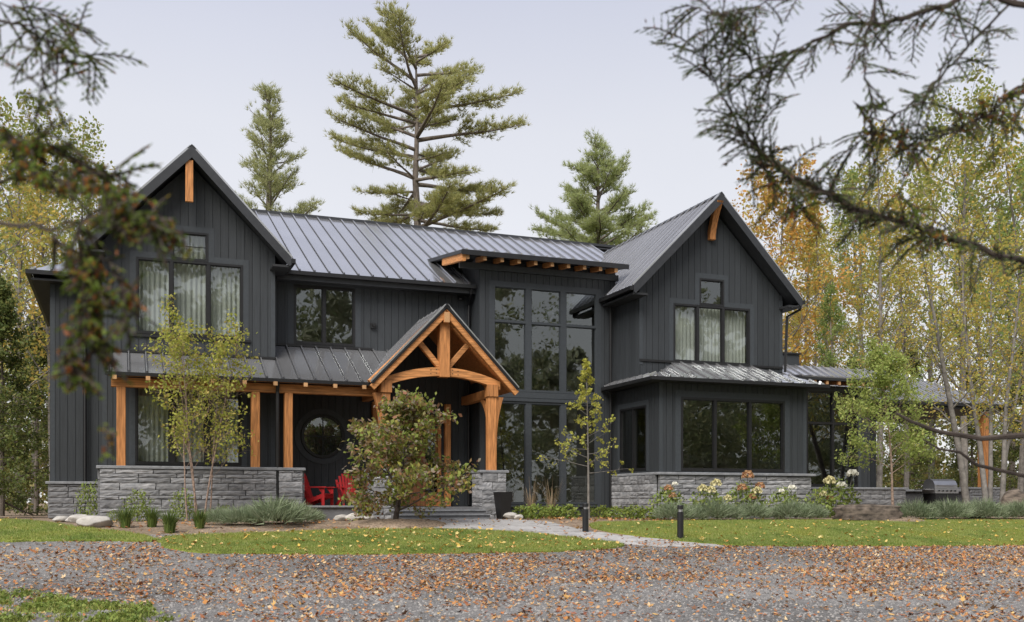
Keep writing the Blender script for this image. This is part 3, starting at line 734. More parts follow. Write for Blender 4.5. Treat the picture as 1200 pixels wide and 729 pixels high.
# roof of the portico
for sg in (-1, 1):
    xe, ze, zr = PC+sg*2.14, FZ-.02, 6.0
    Lr = math.hypot(2.14, zr-ze)
    pr = roof('portico_roof', (xe, 27.28, ze), EY, (-sg, 0, (zr-ze)/2.14), [(0, 0), (2.80, 0), (2.80, Lr), (0, Lr)], .0, thick=.05)
    MB().prism([(xe, 27.262, ze+.03), (PC, 27.262, zr+.03), (PC, 27.262, zr-.05), (xe, 27.262, ze-.05)], (0, .017, 0)).build('drip_edge', 'black', pr)
    nx, nz = -sg, (zr-ze)/2.14
    MB().prism([(xe-sg*.05, 27.3, ze-.045), (PC, 27.3, zr-.10), (PC, YB-.03, zr-.10), (xe-sg*.05, YB-.03, ze-.045)], (0, 0, -.025)).build('soffit_boards', 'timber', pr)
    # outer rafter pair proud of the truss
    MB().beam((xe-sg*.02, 27.36, ze-.14), (PC+sg*.02, 27.36, zr-.21), .10, .17).build('barge_rafter', 'timber_h', pr)
MB().prism([(PC-.10, 27.24, 5.94), (PC, 27.24, 6.06), (PC+.10, 27.24, 5.94), (PC, 27.24, 6.0)], (0, 2.82, 0)).build('ridge_cap', 'black', house)
# posts with curved brackets
for x, sg in ((LXP, -1), (RXP, 1)):
    po = MB().beam((x, YT, 1.40), (x, YT, 3.60), .25, .25, up=(0, 1, 0)).build('portico_post', 'timber', house)
    MB().beam((x, YT-.02, 3.52), (x, YT-.02, 3.86), .32, .30, up=(0, 1, 0)).build('post_head', 'timber', po)
    n = 9; top = []; bot = []
    for i in range(n+1):
        t = i/n; z = 2.15+t*1.36; wd = .20*t**2.2+.015
        top.append((x+sg*.126, z)); bot.append((x+sg*(.126+wd), z))
    prof_beam(top, bot, YT-.09, YT+.09).build('bracket', 'timber', po)
    n = 9; m = MB()
    for i in range(n):                      # curved brace towards the wall
        t0, t1 = i/n, (i+1)/n
        c = lambda t: (YT+.127+.75*t**1.6, 2.55+.95*(1-(1-t)**1.5))
        (ya, za), (yb_, zb) = c(t0), c(t1)
        m.prism([(x-.08, ya, za), (x-.08, yb_, zb), (x-.08, yb_, 3.5 if zb > 3.3 else zb+.22), (x-.08, ya, za+.22)], (.16, 0, 0))
    m.build('brace', 'timber', po)
    MB().beam((x, YT+.13, 3.62), (x, YB-.03, 3.62), .2, .26).build('plate_beam', 'timber', po)
for x in (7.15, 9.42): MB().beam((x, YB-.12, .36), (x, YB-.12, 3.49), .18, .17, up=(0, 1, 0)).build('wall_post', 'timber', house)
MB().beam((7.06, YB-.12, 3.0), (9.5, YB-.12, 3.0), .16, .2).build('door_lintel', 'timber_h', house)
# gable brackets
MB().beam((LC-.06, 28.46, 8.50), (LC-.06, 28.46, 9.60), .20, .12, up=(0, 1, 0)).build('gable_bracket', 'timber', house)
MB().beam((LC-.06, 28.52, 9.50), (LC-.06, YA-.03, 9.42), .16, .14).build('bracket_arm', 'timber', house)
m = MB(); n = 8
for i in range(n):
    t0, t1 = i/n, (i+1)/n; c = lambda t: (27.60-.44*t**1.8, 8.72+1.1*t)
    (ya, za), (yb_, zb) = c(t0), c(t1)
    m.prism([(RC-.17, ya-.08, za), (RC-.17, yb_-.08, zb), (RC-.17, yb_+.10, zb), (RC-.17, ya+.10, za)], (.2, 0, 0))
m.build('gable_bracket', 'timber', house)

# --- skirt roof of the right bay
kz, ks = 4.13, .41; kl = math.hypot(1, ks); kr = YR-(YQ-.45)-.02
roof('skirt_roof', (RX0-.45, YQ-.45, kz), EX, (0, 1, ks), [(0, 0), (6.1, 0), (6.1-kr*.98, kr*kl), (kr, kr*kl)], .12, thick=.06)
roof('skirt_roof', (RX0-.45, YQ-.45, kz), EY, (1, 0, ks), [(0, 0), (3.2, 0), (3.2, .44*kl), (.44+.02, .44*kl), ], .12, thick=.06)
roof('skirt_roof', (RX1+.43, YQ-.45, kz), EY, (-1, 0, ks), [(0, 0), (3.2, 0), (3.2, .42*kl), (.44, .42*kl)], .12, thick=.06)
MB().box(RX0-.53, RX1+.51, YQ-.53, YQ-.452, kz-.10, kz+.0).build('gutter', 'black', house); MB().box(RX0-.53, RX0-.452, YQ-.45, YG-.05, kz-.10, kz).build('gutter', 'black', house)
MB().box(RX0-.45, RX1+.43, YQ-.45, YQ-.03, kz-.11, kz-.06).build('soffit', 'soffit', house); MB().box(RX0-.45, RX0-.03, YQ-.028, YG-.05, kz-.11, kz-.06).build('soffit', 'soffit', house)
cbox('flashing', 'black', RX0, RX1, YR-.06, YR-.0225, kz+ks*1.68-.02, kz+ks*1.68+.05)

# --- low wing on the right
wz = 4.38
roof('wing_roof', (20.1, 31, wz), EX, (0, 1, .5), [(0, 0), (13.34, 0), (10.14, 3.2*p5), (0, 3.2*p5)], .1)
roof('wing_roof', (33.44, 31, wz), EY, (-1, 0, .5), [(0, 0), (6.4, 0), (3.2, 3.2*p5)], .1)
roof('wing_roof', (20.1, 37.4, wz), EX, (0, -1, .5), [(0, 0), (13.34, 0), (10.14, 3.2*p5), (0, 3.2*p5)], .1, panels=False)
MB().box(20.1, 33.5, 30.9, 30.99, wz-.14, wz-.02).build('gutter', 'black', house)
MB().box(20.1, 33.4, 31.0, 37.3, wz-.24, wz-.17).build('soffit', 'soffit', house)
wall('wing_wall', (0, 31.6, 0), EX, FR, [(20.1, 0), (27.2, 0), (27.2, 4.2), (20.1, 4.2)], [(22.9, 25.1, 1.0, 4.0)], rest=True)
wall('wing_bay_wall', (0, 30.0, 0), EX, FR, [(22.2, .0), (25.55, .0), (25.55, 4.65), (22.2, 4.65)], [(22.75, 25.0, 1.05, 4.46)], rest=True)
window((0, 30.0, 0), EX, FR, (22.75, 25.0, 1.05, 4.46), (23.9,), (3.30,), sill=True, trim=.12)
for x, nd_ in ((25.547, (1, 0, 0)), (22.203, LF)): wall('wing_bay_side', (x, 30.003, 0), EY, nd_, [(0, 0), (1.5, 0), (1.5, 4.6), (0, 4.6)], rest=True)
wall('wing_side_wall', (27.197, 31.603, 0), EY, (1, 0, 0), [(0, 0), (5.5, 0), (5.5, 4.2), (0, 4.2)], rest=True)
cbox('room_floor', 'floor_in', 22.3, 25.4, 30.2, 37, .28, .34); cbox('partition', 'inner', 20.2, 27, 36.0, 36.1, .35, 4.1)
s7 = cbox('stone_wall', 'mortar', 22.2, 27.0, 29.86, 29.96, -.2, .95)
stones(s7, (22.1, 29.84, 0), EX, 4.9, .05, .95, 0, .7, rest=True); capstone(22.0, 27.1, 29.72, 29.97, .95, s7)
s7b = cbox('stone_wall', 'mortar', 27.05, 31.2, 31.02, 31.5, -.2, .90); capstone(27.02, 31.0, 30.9, 31.55, .90, s7b)
sh2 = roof('shed_roof', (0, 29.28, 4.84), EX, (0, 1, .10), [(21.9, 0), (26.0, 0), (26.0, 2.6), (21.9, 2.6)], .1, thick=.09)
for i in range(8):
    x = 22.1+i*.52
    t_ = MB().beam((x, 29.33, 4.68), (x, 30.0, 4.745), .11, .14).build('rafter_tail', 'timber', sh2)
    MB().box(x-.05, x+.05, 29.322, 29.328, 4.615, 4.745).build('end_grain', 'endgrain', t_)
s8 = cbox('stone_pier', 'mortar', 31.15, 32.7, 30.9, 31.6, -.2, 1.0)
stones(s8, (31.1, 30.88, 0), EX, 1.65, 0, 1.0, 0, .5, rest=True); stones(s8, (31.13, 31.6, 0), (0, -1, 0), .7, 0, 1.0, -PI/2, .4, rest=True); capstone(31.02, 32.8, 30.78, 31.7, 1.0, s8)
MB().beam((32.3, 31.25, 1.07), (32.3, 31.25, 4.1), .36, .36, up=(0, 1, 0)).build('porch_post', 'timber', house)
MB().box(24.0, 25.9, 34.6, 35.8, 5.4, 6.50).build('chimney', 'siding', house)
MB().box(23.93, 25.97, 34.53, 35.87, 6.50, 6.56).build('chimney_cap', 'black', house)

tag(REST_B.build('siding_boards', 'siding', house), kind='stuff'); tag(REST_S.build('stone_blocks', 'stone', house), kind='stuff')
# --- downpipes, wall lights
def pipe(name, pts, r=.045): return MB().tube(pts, r, 8).build(name, 'black', house)
pipe('downpipe', [(10.05, 29.52, 7.02), (10.05, 29.56, 6.88), (10.12, 29.98, 6.62), (10.12, 30.0, 6.4), (10.12, 30.0, .4)])
pipe('downpipe', [(14.62, YG-.1, 7.0), (14.62, YG-.1, .2)]); pipe('downpipe', [(20.5, 27.3, 6.85), (20.5, 27.35, 6.7), (20.2, 27.62, 6.5), (20.12, 27.62, 4.7)])
pipe('downpipe', [(3.96, 27.72, 3.7), (3.965, 27.84, 3.45), (3.965, 27.84, .05)], .05); pipe('downpipe', [(-.95, 32.85, 6.9), (-.95, 32.85, .05)], .05)
wl = MB().box(7.03, 7.19, YB-.11, YB-.0225, 5.70, 5.86).build('wall_light', 'black', house); MB().tube([(7.11, YB-.16, 5.80), (7.11, YB-.09, 5.80)], .045, 10).build('lamp_head', 'black', wl)
cmr = MB().lathe([(.075, 0), (.08, .05), (.03, .12)], 12, (9.86, YB-.12, 6.74)).build('security_camera', 'black', house)

# --- curtains (hang inside the rooms)
def curtain(x0, x1, y, z0, z1, label, full=1.0, seed=0):
    r = random.Random(seed); n = int((x1-x0)/.016); v = []; f = []; ph = 0
    for i in range(n+1):
        x = x0+(x1-x0)*i/n; ph += .016*2*PI/.135*r.uniform(.7, 1.3)
        for z, k in ((z0, 1.15), (z1, .8)): v.append((x+.008*math.cos(ph), y+.035*k*math.sin(ph), z))
    for i in range(n): f.append((2*i, 2*i+2, 2*i+3, 2*i+1))
    o = mk('curtain', v, f, 'curtain', None, True); o.location = (0, 0, 0)
    tag(o, label, 'curtain', 'curtains drawn behind the gable windows')
for wn, y, z0, z1, us in (('upper window of the left gable', YA+.24, 4.9, 7.10, (.42, 1.31, 2.27, 3.18)), ('ground floor window behind the birch', YA+.24, 1.45, 3.72, (.40, 1.33, 2.25, 3.14)), ('upper window of the right gable', YR+.24, 4.75, 6.72, (16.03, 16.89, 17.82, 18.8))):
    if wn.startswith('upper window of the left'): curtain(1.34, 2.24, y, 7.0, 7.86, 'pale curtain behind the small top window of the left gable', seed=9)
    for k, nm in enumerate(('left', 'middle', 'right')):
        curtain(us[k]-.03, us[k+1]-.02, y, z0, z1, 'pale pleated curtain in the %s pane of the %s' % (nm, wn), seed=k)

# ================================================================== plants
def leaf_quads(P, size, rng, aspect=.55, up=.0, dirs=None):
    """diamond leaves at points P (N,3): each a single folded-looking quad"""
    P = np.asarray(P, float); n = len(P)
    a = rng.normal(size=(n, 3)) if dirs is None else np.asarray(dirs)+rng.normal(size=(n, 3))*.35
    a /= np.linalg.norm(a, axis=1)[:, None]+1e-9
    nrm = rng.normal(size=(n, 3)); nrm[:, 2] += up
    b = np.cross(nrm, a); b /= np.linalg.norm(b, axis=1)[:, None]+1e-9
    s = (size*rng.uniform(.6, 1.3, n))[:, None]
    nn = np.cross(a, b)
    V = np.stack([P-a*s*.5, P+b*s*aspect*.5+nn*s*.08-a*s*.05, P+a*s*.5, P-b*s*aspect*.5+nn*s*.08-a*s*.05], 1)
    return V.reshape(-1, 3)
def needle_tris(P, D, ln, w, rng):
    P, D = np.asarray(P, float), np.asarray(D, float); n = len(P)
    D = D/(np.linalg.norm(D, axis=1)[:, None]+1e-9)
    b = np.cross(D, rng.normal(size=(n, 3))); b /= np.linalg.norm(b, axis=1)[:, None]+1e-9
    s = (ln*rng.uniform(.7, 1.25, n))[:, None]
    return np.stack([P-b*w*.5, P+b*w*.5, P+D*s], 1).reshape(-1, 3)
def rot_about(v, ax, a): return Matrix.Rotation(a, 3, ax) @ v
def grow(seed, H, tr, base=.25, spread=.32, limbs=26, elev=(55, 20), sub=7, twig=3, leaves=8, jit=.14, top_r=.25, wander=.02, stems=None, droop=0., prof=None, lean=(0, 0), fork=None, lw=.9):
    """returns branch mesh builder and leaf points"""
    r = random.Random(seed); m = MB(); pts = []
    def walk(p, d, Ln, r0, r1, n, wd, g, sides):
        q = [p.copy()]; rr = [r0]; d = d.normalized()
        for i in range(n):
            d = (d+Vector((r.gauss(0, wd), r.gauss(0, wd), r.gauss(0, wd)+g))).normalized()
            p = p+d*Ln/n; q.append(p.copy()); rr.append(r0+(r1-r0)*(i+1)/n)
        m.tube(q, rr, sides, False); return q
    def at(q, t):
        k = t*(len(q)-1); i = min(int(k), len(q)-2); return q[i].lerp(q[i+1], k-i), (q[i+1]-q[i]).normalized()
    for (ox, oy, lx, ly, hk, rk) in (stems or [(0, 0, lean[0], lean[1], 1, 1)]):
        h = H*hk
        trunk = walk(Vector((ox, oy, -.1)), Vector((lx, ly, 1)), h*.96, tr*rk, tr*rk*.12, 12, wander, .01, 8 if tr > .1 else 6)
        for i in range(limbs):
            t = base+(1-base)*((i+r.random())/limbs)**lw; p, d = at(trunk, min(t, .995))
            k = (t-base)/(1-base); pf = prof(k) if prof else (1-k*.8)*(.55+.45*min(1, k*4))
            Ln = H*spread*pf*r.uniform(.65, 1.2)
            az = i*2.39996+r.uniform(-.4, .4); el = R(elev[0]+(elev[1])*k+r.gauss(0, 8))
            dv = Vector((math.cos(az)*math.cos(el), math.sin(az)*math.cos(el), math.sin(el)))
            r0 = max(.006, tr*rk*(1-t*.85)*.42)
            q = walk(p, dv, Ln, r0, r0*.25, 6, .07, -droop, 5 if tr > .1 else 4)
            for s in range(sub):
                ts = .22+.78*(s+r.random())/sub; ps, ds = at(q, min(.99, ts))
                ax = ds.orthogonal(); ax = rot_about(ax, ds, r.uniform(0, 6.28)); d2 = rot_about(ds, ax, R(r.uniform(30, 62)))
                L2 = Ln*.38*(1.15-ts*.6)*r.uniform(.6, 1.2); r2 = max(.004, r0*.35)
                q2 = walk(ps, d2, L2, r2, r2*.3, 3, .10, -droop, 3)
                for w_ in range(twig):
                    tw = .3+.7*(w_+r.random())/twig; pw, dw = at(q2, min(.99, tw))
                    d3 = rot_about(dw, rot_about(dw.orthogonal(), dw, r.uniform(0, 6.28)), R(r.uniform(20, 60)))
                    L3 = L2*.45*r.uniform(.5, 1.2); e_ = pw+d3*L3
                    m.tube([pw, e_], [r2*.35, r2*.15], 3, False)
                    for l_ in range(leaves):
                        c = pw.lerp(e_, r.random()); pts.append((c.x+r.gauss(0, jit), c.y+r.gauss(0, jit), c.z+r.gauss(0, jit)))
    return m, np.array(pts) if pts else np.zeros((0, 3))
M['lf_olive'] = mat_leaf('leaf_olive', [(.20, .26, .06), (.30, .34, .09), (.40, .38, .12), (.24, .30, .08), (.36, .29, .10), (.29, .34, .09)], .55)
M['lf_yellow'] = mat_leaf('leaf_yellow', [(.58, .50, .11), (.46, .44, .11), (.34, .38, .09), (.64, .46, .11), (.52, .38, .11)], .6)
M['lf_orange'] = mat_leaf('leaf_orange', [(.62, .32, .07), (.58, .42, .10), (.44, .40, .11), (.58, .27, .07), (.54, .46, .14)], .55)
M['lf_green'] = mat_leaf('leaf_green', [(.13, .20, .05), (.20, .28, .07), (.26, .32, .08), (.18, .25, .08), (.34, .36, .13)], .5)
M['lf_sap'] = mat_leaf('leaf_sapling', [(.24, .32, .08), (.34, .41, .11), (.42, .46, .14), (.28, .36, .09), (.48, .46, .16)], .5)
M['lf_cedar'] = mat_leaf('leaf_cedar', [(.09, .13, .04), (.14, .18, .05), (.20, .22, .06), (.11, .15, .045), (.24, .22, .07)], .35)
M['lf_pine'] = mat_leaf('needles', [(.29, .31, .11), (.40, .41, .16), (.50, .48, .21), (.33, .36, .13), (.54, .46, .21)], .6)
M['lf_pine3'] = mat_leaf('needles_olive', [(.30, .34, .15), (.42, .44, .20), (.50, .49, .25), (.35, .39, .18)], .6)
M['lf_pine2'] = mat_leaf('needles_pale', [(.30, .35, .14), (.40, .45, .19), (.49, .52, .24), (.34, .40, .17)], .6)
M['lf_birch'] = mat_leaf('leaf_birch', [(.30, .34, .06), (.42, .44, .08), (.50, .47, .11), (.26, .31, .06), (.52, .40, .12)], .5)
M['lf_dog'] = mat_leaf('leaf_dogwood', [(.17, .24, .05), (.26, .29, .06), (.26, .14, .08), (.21, .28, .055), (.30, .20, .13), (.42, .35, .30), (.24, .30, .06), (.34, .33, .07), (.32, .13, .09), (.20, .26, .055)], .45)
M['lf_gink'] = mat_leaf('leaf_ginkgo', [(.46, .46, .09), (.55, .52, .11), (.38, .42, .09), (.52, .44, .11)], .5)
M['lf_fore'] = mat_leaf('leaf_fore', [(.07, .11, .02), (.12, .17, .025), (.16, .21, .03), (.09, .13, .025), (.06, .09, .02), (.13, .17, .03), (.10, .15, .03), (.15, .18, .03), (.30, .10, .03)], .45)
M['lf_fore2'] = mat_leaf('leaf_fore_dark', [(.06, .09, .035), (.10, .14, .05), (.15, .19, .07), (.08, .12, .045), (.09, .12, .045), (.13, .16, .06), (.22, .09, .05)], .5)
M['lf_fore3'] = mat_leaf('leaf_fore_mixed', [(.12, .19, .03), (.18, .26, .04), (.26, .31, .06), (.15, .22, .035), (.22, .28, .05), (.13, .20, .03), (.20, .26, .05), (.36, .12, .035), (.42, .17, .045), (.30, .10, .03)], .55)
M['lf_lav'] = mat_leaf('leaf_lavender', [(.20, .25, .15), (.29, .34, .21), (.15, .20, .10), (.36, .39, .27)], .3)
M['lf_tuft'] = mat_leaf('leaf_tuft', [(.06, .10, .025), (.11, .16, .035), (.16, .20, .05)], .25)
M['lf_shrub'] = mat_leaf('leaf_shrub', [(.16, .22, .05), (.24, .30, .07), (.12, .17, .04), (.30, .32, .09)], .3)
M['lf_fern'] = mat_leaf('leaf_fern', [(.12, .18, .04), (.20, .26, .05), (.28, .30, .08)], .3)
M['lf_plume'] = mat_leaf('plume', [(.32, .24, .15), (.22, .16, .10), (.40, .31, .20)], .2)
M['petal_cream'] = mat_leaf('petal_cream', [(.62, .56, .30), (.72, .66, .40), (.55, .50, .24)], .25)
M['petal_white'] = mat_leaf('petal_white', [(.80, .78, .68), (.88, .86, .78)], .25)
M['petal_rust'] = mat_leaf('petal_rust', [(.45, .22, .12), (.55, .34, .18), (.38, .18, .10), (.60, .48, .26)], .25)
NR = np.random.default_rng(7)

# --- mesh kinds for the woods
def tree_kind(seed, leafmat, size, bark='bark', **kw):
    m, p = grow(seed, **kw)
    tm = bpy.data.meshes.new('trunk'); tm.from_pydata([tuple(q) for q in m.v], [], m.f); tm.update(); tm.materials.append(M[bark])
    cm = fast_mesh('crown', leaf_quads(p, size, NR, .6, .5), 4, leafmat)
    return tm, cm
KIND = {
 'olive': tree_kind(1, 'lf_olive', .18, 'barkgrey', H=17, tr=.17, base=.22, spread=.30, limbs=28, elev=(34, 30), sub=9, twig=4, leaves=6, jit=.16, prof=lambda k: .9+.25*k if k < .5 else 1.35-.9*k),
 'yellow': tree_kind(2, 'lf_yellow', .18, 'barkgrey', H=15, tr=.15, base=.2, spread=.31, limbs=26, elev=(34, 30), sub=9, twig=4, leaves=5, jit=.16, prof=lambda k: .9+.25*k if k < .5 else 1.35-.9*k),
 'orange': tree_kind(3, 'lf_orange', .20, 'barkgrey', H=16, tr=.17, base=.3, spread=.33, limbs=26, elev=(28, 36), sub=9, twig=4, leaves=8, jit=.16, prof=lambda k: .9+.25*k if k < .5 else 1.35-.9*k),
 'bare': tree_kind(4, 'lf_yellow', .15, 'barkgrey', H=16, tr=.14, base=.25, spread=.2, limbs=28, elev=(50, 18), sub=7, twig=4, leaves=4, jit=.15),
 'green': tree_kind(5, 'lf_green', .18, 'bark', H=18, tr=.2, base=.2, spread=.26, limbs=28, elev=(34, 28), sub=8, twig=4, leaves=6, jit=.16),
 'cedar': tree_kind(6, 'lf_cedar', .20, 'bark', H=14, tr=.17, base=.06, spread=.22, limbs=60, elev=(-5, 25), sub=9, twig=3, leaves=9, jit=.18, prof=lambda k: 1.05-k*.95),
}
def plant_tree(name, kind, px, Y, sc_, rz, label, group, cat='tree'):
    X = px_x(px, Y); t = thing(name, label, cat, (X, Y, gz(Y)), rz, group, sc_)
    mobj('trunk', KIND[kind][0], t); mobj('crown', KIND[kind][1], t)
    return t
GL, GR = 'woods to the left of the house', 'woods to the right of the house'
for a in [
 ('yellow_tree', 'yellow', -30, 45, 1.05, .3, 'yellow-leaved tree cut by the left edge behind the cedars', GL),
 ('olive_tree', 'olive', 22, 52, 1.08, 1.3, 'tall olive-leaved tree rising behind the far left cedars', GL),
 ('bare_tree', 'bare', 62, 47, 1.0, 2.2, 'nearly bare grey tree just left of the low hip roof', GL),
 ('olive_tree', 'olive', 98, 56, 1.1, 3.6, 'olive and yellow tree behind the left eave of the house', GL),
 ('orange_tree', 'orange', 140, 58, 1.0, 4.4, 'sparse tree with tan leaves behind the left gable roof', GL),
 ('yellow_tree', 'yellow', 40, 62, 1.2, 5.0, 'pale yellow tree far back in the left wood', GL),
 ('cedar_tree', 'cedar', 2, 40, .62, .4, 'dark green cedar at the left edge above the lawn', GL),
 ('cedar_tree', 'cedar', 42, 50, .66, 1.4, 'bushy cedar touching the left corner of the house', GL),
 ('cedar_tree', 'cedar', -40, 34, .5, 2.4, 'low cedar whose branches reach in from the left edge', GL),
 ('green_tree', 'green', -8, 66, 1.0, 2.9, 'green tree far back at the left edge', GL),
 ('orange_tree', 'orange', 908, 46, 1.08, .2, 'orange-leaved maple beside the right gable roof', GR),
 ('yellow_tree', 'yellow', 955, 52, 1.05, 1.1, 'yellow tree behind the chimney of the low wing', GR),
 ('bare_tree', 'bare', 975, 45, 1.1, 2.0, 'thin almost bare tree right of the orange maple', GR),
 ('olive_tree', 'olive', 1010, 56, 1.3, 2.7, 'tall olive tree behind the ridge of the low wing', GR),
 ('green_tree', 'green', 1022, 64, 1.5, 5.2, 'tall green tree deep in the right wood', GR),
 ('bare_tree', 'bare', 1062, 48, 1.2, 3.3, 'bare grey-stemmed tree behind the end of the wing roof', GR),
 ('yellow_tree', 'yellow', 1092, 55, 1.6, 4.0, 'yellow tree with open crown over the wing roof hip', GR),
 ('olive_tree', 'olive', 1128, 46, 1.4, 4.7, 'olive tree directly behind the multi-stemmed tree', GR),
 ('green_tree', 'green', 1160, 60, 1.5, 5.3, 'green tree far back near the right edge', GR),
 ('yellow_tree', 'yellow', 1195, 44, 1.45, 5.9, 'yellow tree cut by the right edge beyond the timber post', GR),
 ('bare_tree', 'bare', 1228, 40, 1.1, .9, 'bare tree whose limbs lean in from the right edge', GR),
 ('green_tree', 'green', 1232, 33, 1.15, 1.7, 'broad green tree reaching in at the upper right corner', GR),
 ('cedar_tree', 'cedar', 1000, 44, .60, 3.0, 'cedar standing behind the shed roof of the low wing', GR),
 ('cedar_tree', 'cedar', 1065, 50, .72, 1.9, 'dark cedar seen under the branches behind the grill', GR),
 ('cedar_tree', 'cedar', 1140, 52, .7, 4.1, 'dark cedar behind the timber porch post on the right', GR),
 ('cedar_tree', 'cedar', 1205, 48, .8, 5.5, 'cedar at the right edge behind the bare trunks', GR),
 ('green_tree', 'green', 985, 40, .62, 4.9, 'leafy green tree behind the left part of the wing roof', GR),
 ('bare_tree', 'bare', 1030, 43, 1.25, 3.9, 'tall bare stem over the middle of the wing roof', GR),
 ('bare_tree', 'bare', 940, 50, 1.15, 4.4, 'slender bare tree behind the chimney', GR),
 ('green_tree', 'green', 1185, 54, 1.2, .6, 'tall green tree near the right edge of the wood', GR),
 ('olive_tree', 'olive', 1215, 62, 1.55, 1.9, 'tall olive tree far back at the right edge', GR),
 ('orange_tree', 'orange', 925, 58, .8, 3.7, 'small pale orange tree behind the eave of the right gable', GR),
 ('olive_tree', 'olive', 575, 62, .62, .7, 'small tree top peeping over the middle of the main ridge', 'trees behind the house'),
]: plant_tree(*a)

# --- white pines behind the house
def pine(name, px, Y, H, spread, prof, label, seed, mat, clear=.3, whorls=17, per=5, dens=1.0, el0=2, tuft=.30, nn=9, k_=1.0):
    r = random.Random(seed); Y *= k_; X = px_x(px, Y)
    t = thing(name, label, 'pine tree', (X, Y, 0), 0, 'white pines behind the house', k_)
    m = MB(); P = []; D = []
    tp = [Vector((r.gauss(0, .06), r.gauss(0, .06), H*i/14)) for i in range(15)]; m.tube(tp, [.36*(1-i/14)**.8+.02 for i in range(15)], 9, False)
    def tr_at(h): k = h/H*14; i = min(13, int(k)); return tp[i].lerp(tp[i+1], k-i)
    for w_ in range(whorls):
        for j in range(per):
            k = (w_+r.uniform(-.55, .55))/whorls; k = max(0, min(1, k)); h = H*(clear+(1-clear)*k)
            az = 2*PI*j/per+w_*1.1+r.uniform(-.45, .45); Ln = spread*prof(k)*r.choice((r.uniform(.35, .7), r.uniform(.7, 1.15), r.uniform(.8, 1.12)))
            if Ln < .2: continue
            el = R(el0+30*k**2+r.gauss(0, 11)); dv = Vector((math.cos(az)*math.cos(el), math.sin(az)*math.cos(el), math.sin(el)))
            p = tr_at(min(h+r.uniform(-.3, .3), H*.99)); n = 7; q = [p.copy()]
            for i in range(n):
                dv = (dv+Vector((r.gauss(0, .05), r.gauss(0, .05), .035 if i > 2 else -.02))).normalized(); p = p+dv*Ln/n; q.append(p.copy())
            r0 = .018+.020*Ln; m.tube(q, [r0*(1-.85*i/n) for i in range(n+1)], 5, False)
            ns = max(6, int(Ln*6.4*dens))
            for s in range(ns):
                ts = .32+.68*(s+r.random())/ns if Ln > 1.5 else r.random(); kk = ts*n; i = min(n-1, int(kk)); ps = q[i].lerp(q[i+1], kk-i); ds = (q[min(n, i+1)]-q[i]).normalized()
                side = ds.cross(Vector((0, 0, 1))).normalized()*(1 if s % 2 else -1)
                d2 = (ds*r.uniform(.5, 1)+side*r.uniform(.4, 1)+Vector((0, 0, r.uniform(-.15, .40)))).normalized(); L2 = (.35+.30*Ln*(1.1-ts))*r.uniform(.4, 1.25)
                e_ = ps+d2*L2; m.tube([ps, e_], [.014, .006], 3, False)
                for g in range(max(3, int(L2*15))):
                    c = ps.lerp(e_, .15+.85*r.random())+Vector((r.gauss(0, .11), r.gauss(0, .11), r.gauss(.02, .06)))
                    for _ in range(nn):
                        P.append(c); D.append(d2*.8+Vector((r.gauss(0, .6), r.gauss(0, .6), r.gauss(.5, .5))))
    m.build('trunk', 'bark', t, True)
    P = np.array([tuple(p) for p in P]); D = np.array([tuple(p) for p in D])
    mobj('crown', fast_mesh('crown', needle_tris(P, D, tuft, .026, NR), 3, mat), t)
def prof_big(k):
    xs_ = [0, .12, .25, .40, .55, .70, .82, .93, 1]; ys = [.90, 1.05, .98, 1.0, .90, .95, .84, .70, .34]
    return float(np.interp(k, xs_, ys))
pine('white_pine', 489, 50, 23.5, 5.1, prof_big, 'tallest pine with layered limbs behind the middle of the roof', 29, 'lf_pine', .45, 15, 5, .86, 4, tuft=.28, nn=10, k_=1.3)
pine('white_pine', 315, 54, 21.8, 3.5, lambda k: .95 if k < .35 else .95-1.2*(k-.35), 'slender pine between the left gable and the tallest pine', 22, 'lf_pine3', .4, 15, 6, .75, 22, nn=8, k_=1.2)
pine('white_pine', 700, 52, 20.6, 5.6, lambda k: 1.05-.95*k**1.3, 'full conical pine behind the right end of the main roof', 23, 'lf_pine2', .42, 16, 7, .9, 12, nn=9, k_=1.2)
pine('white_pine', 345, 66, 15.0, 3.0, lambda k: 1.0-.9*k, 'low pine top just above the ridge left of the tallest pine', 24, 'lf_pine', .4, 12, 5, 1.0, 12)

# --- far wood closing the view, and the wood behind the camera that the glass reflects
def wood(name, label, samples, leafmat, size, bark_pts):
    V = leaf_quads(np.array(samples), size, NR, .7, .4)
    o = mobj(name, fast_mesh(name, V, 4, leafmat)); tag(o, label, 'woods', kind='stuff'); return o
wr = random.Random(5)
def wood_pts(n, fx, hmin, hmax):
    out = []; clumps = []
    for _ in range(n//160):
        x, y = fx(); h = wr.uniform(hmin, hmax); cz = h*wr.uniform(.12, .95)
        rr = wr.uniform(.8, 2.0)
        for _ in range(160):
            a = wr.gauss(0, .6)*rr; b = wr.gauss(0, .6)*rr; c = wr.gauss(0, .45)*rr
            out.append((x+a, y+b, max(.05, cz+c)))
    return out
def fx_right(): y = wr.uniform(64, 84); return px_x(wr.uniform(860, 1290), y), y
def fx_left(): y = wr.uniform(62, 80); return px_x(wr.uniform(-90, 175), y), y
M['lf_back'] = mat_leaf('leaf_back', [(.20, .24, .11), (.32, .34, .18), (.42, .40, .22), (.26, .30, .15), (.16, .20, .10)], .6)
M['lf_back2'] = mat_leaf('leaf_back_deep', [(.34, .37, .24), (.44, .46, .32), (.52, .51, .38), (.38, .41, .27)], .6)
M['lf_far'] = mat_leaf('leaf_far', [(.14, .17, .05), (.22, .22, .07), (.32, .28, .09), (.18, .20, .06), (.36, .26, .09), (.11, .14, .05)])
wood('far_wood', 'mixed autumn wood closing the view on the right', wood_pts(30000, fx_right, 3, 10), 'lf_far', .34, None)
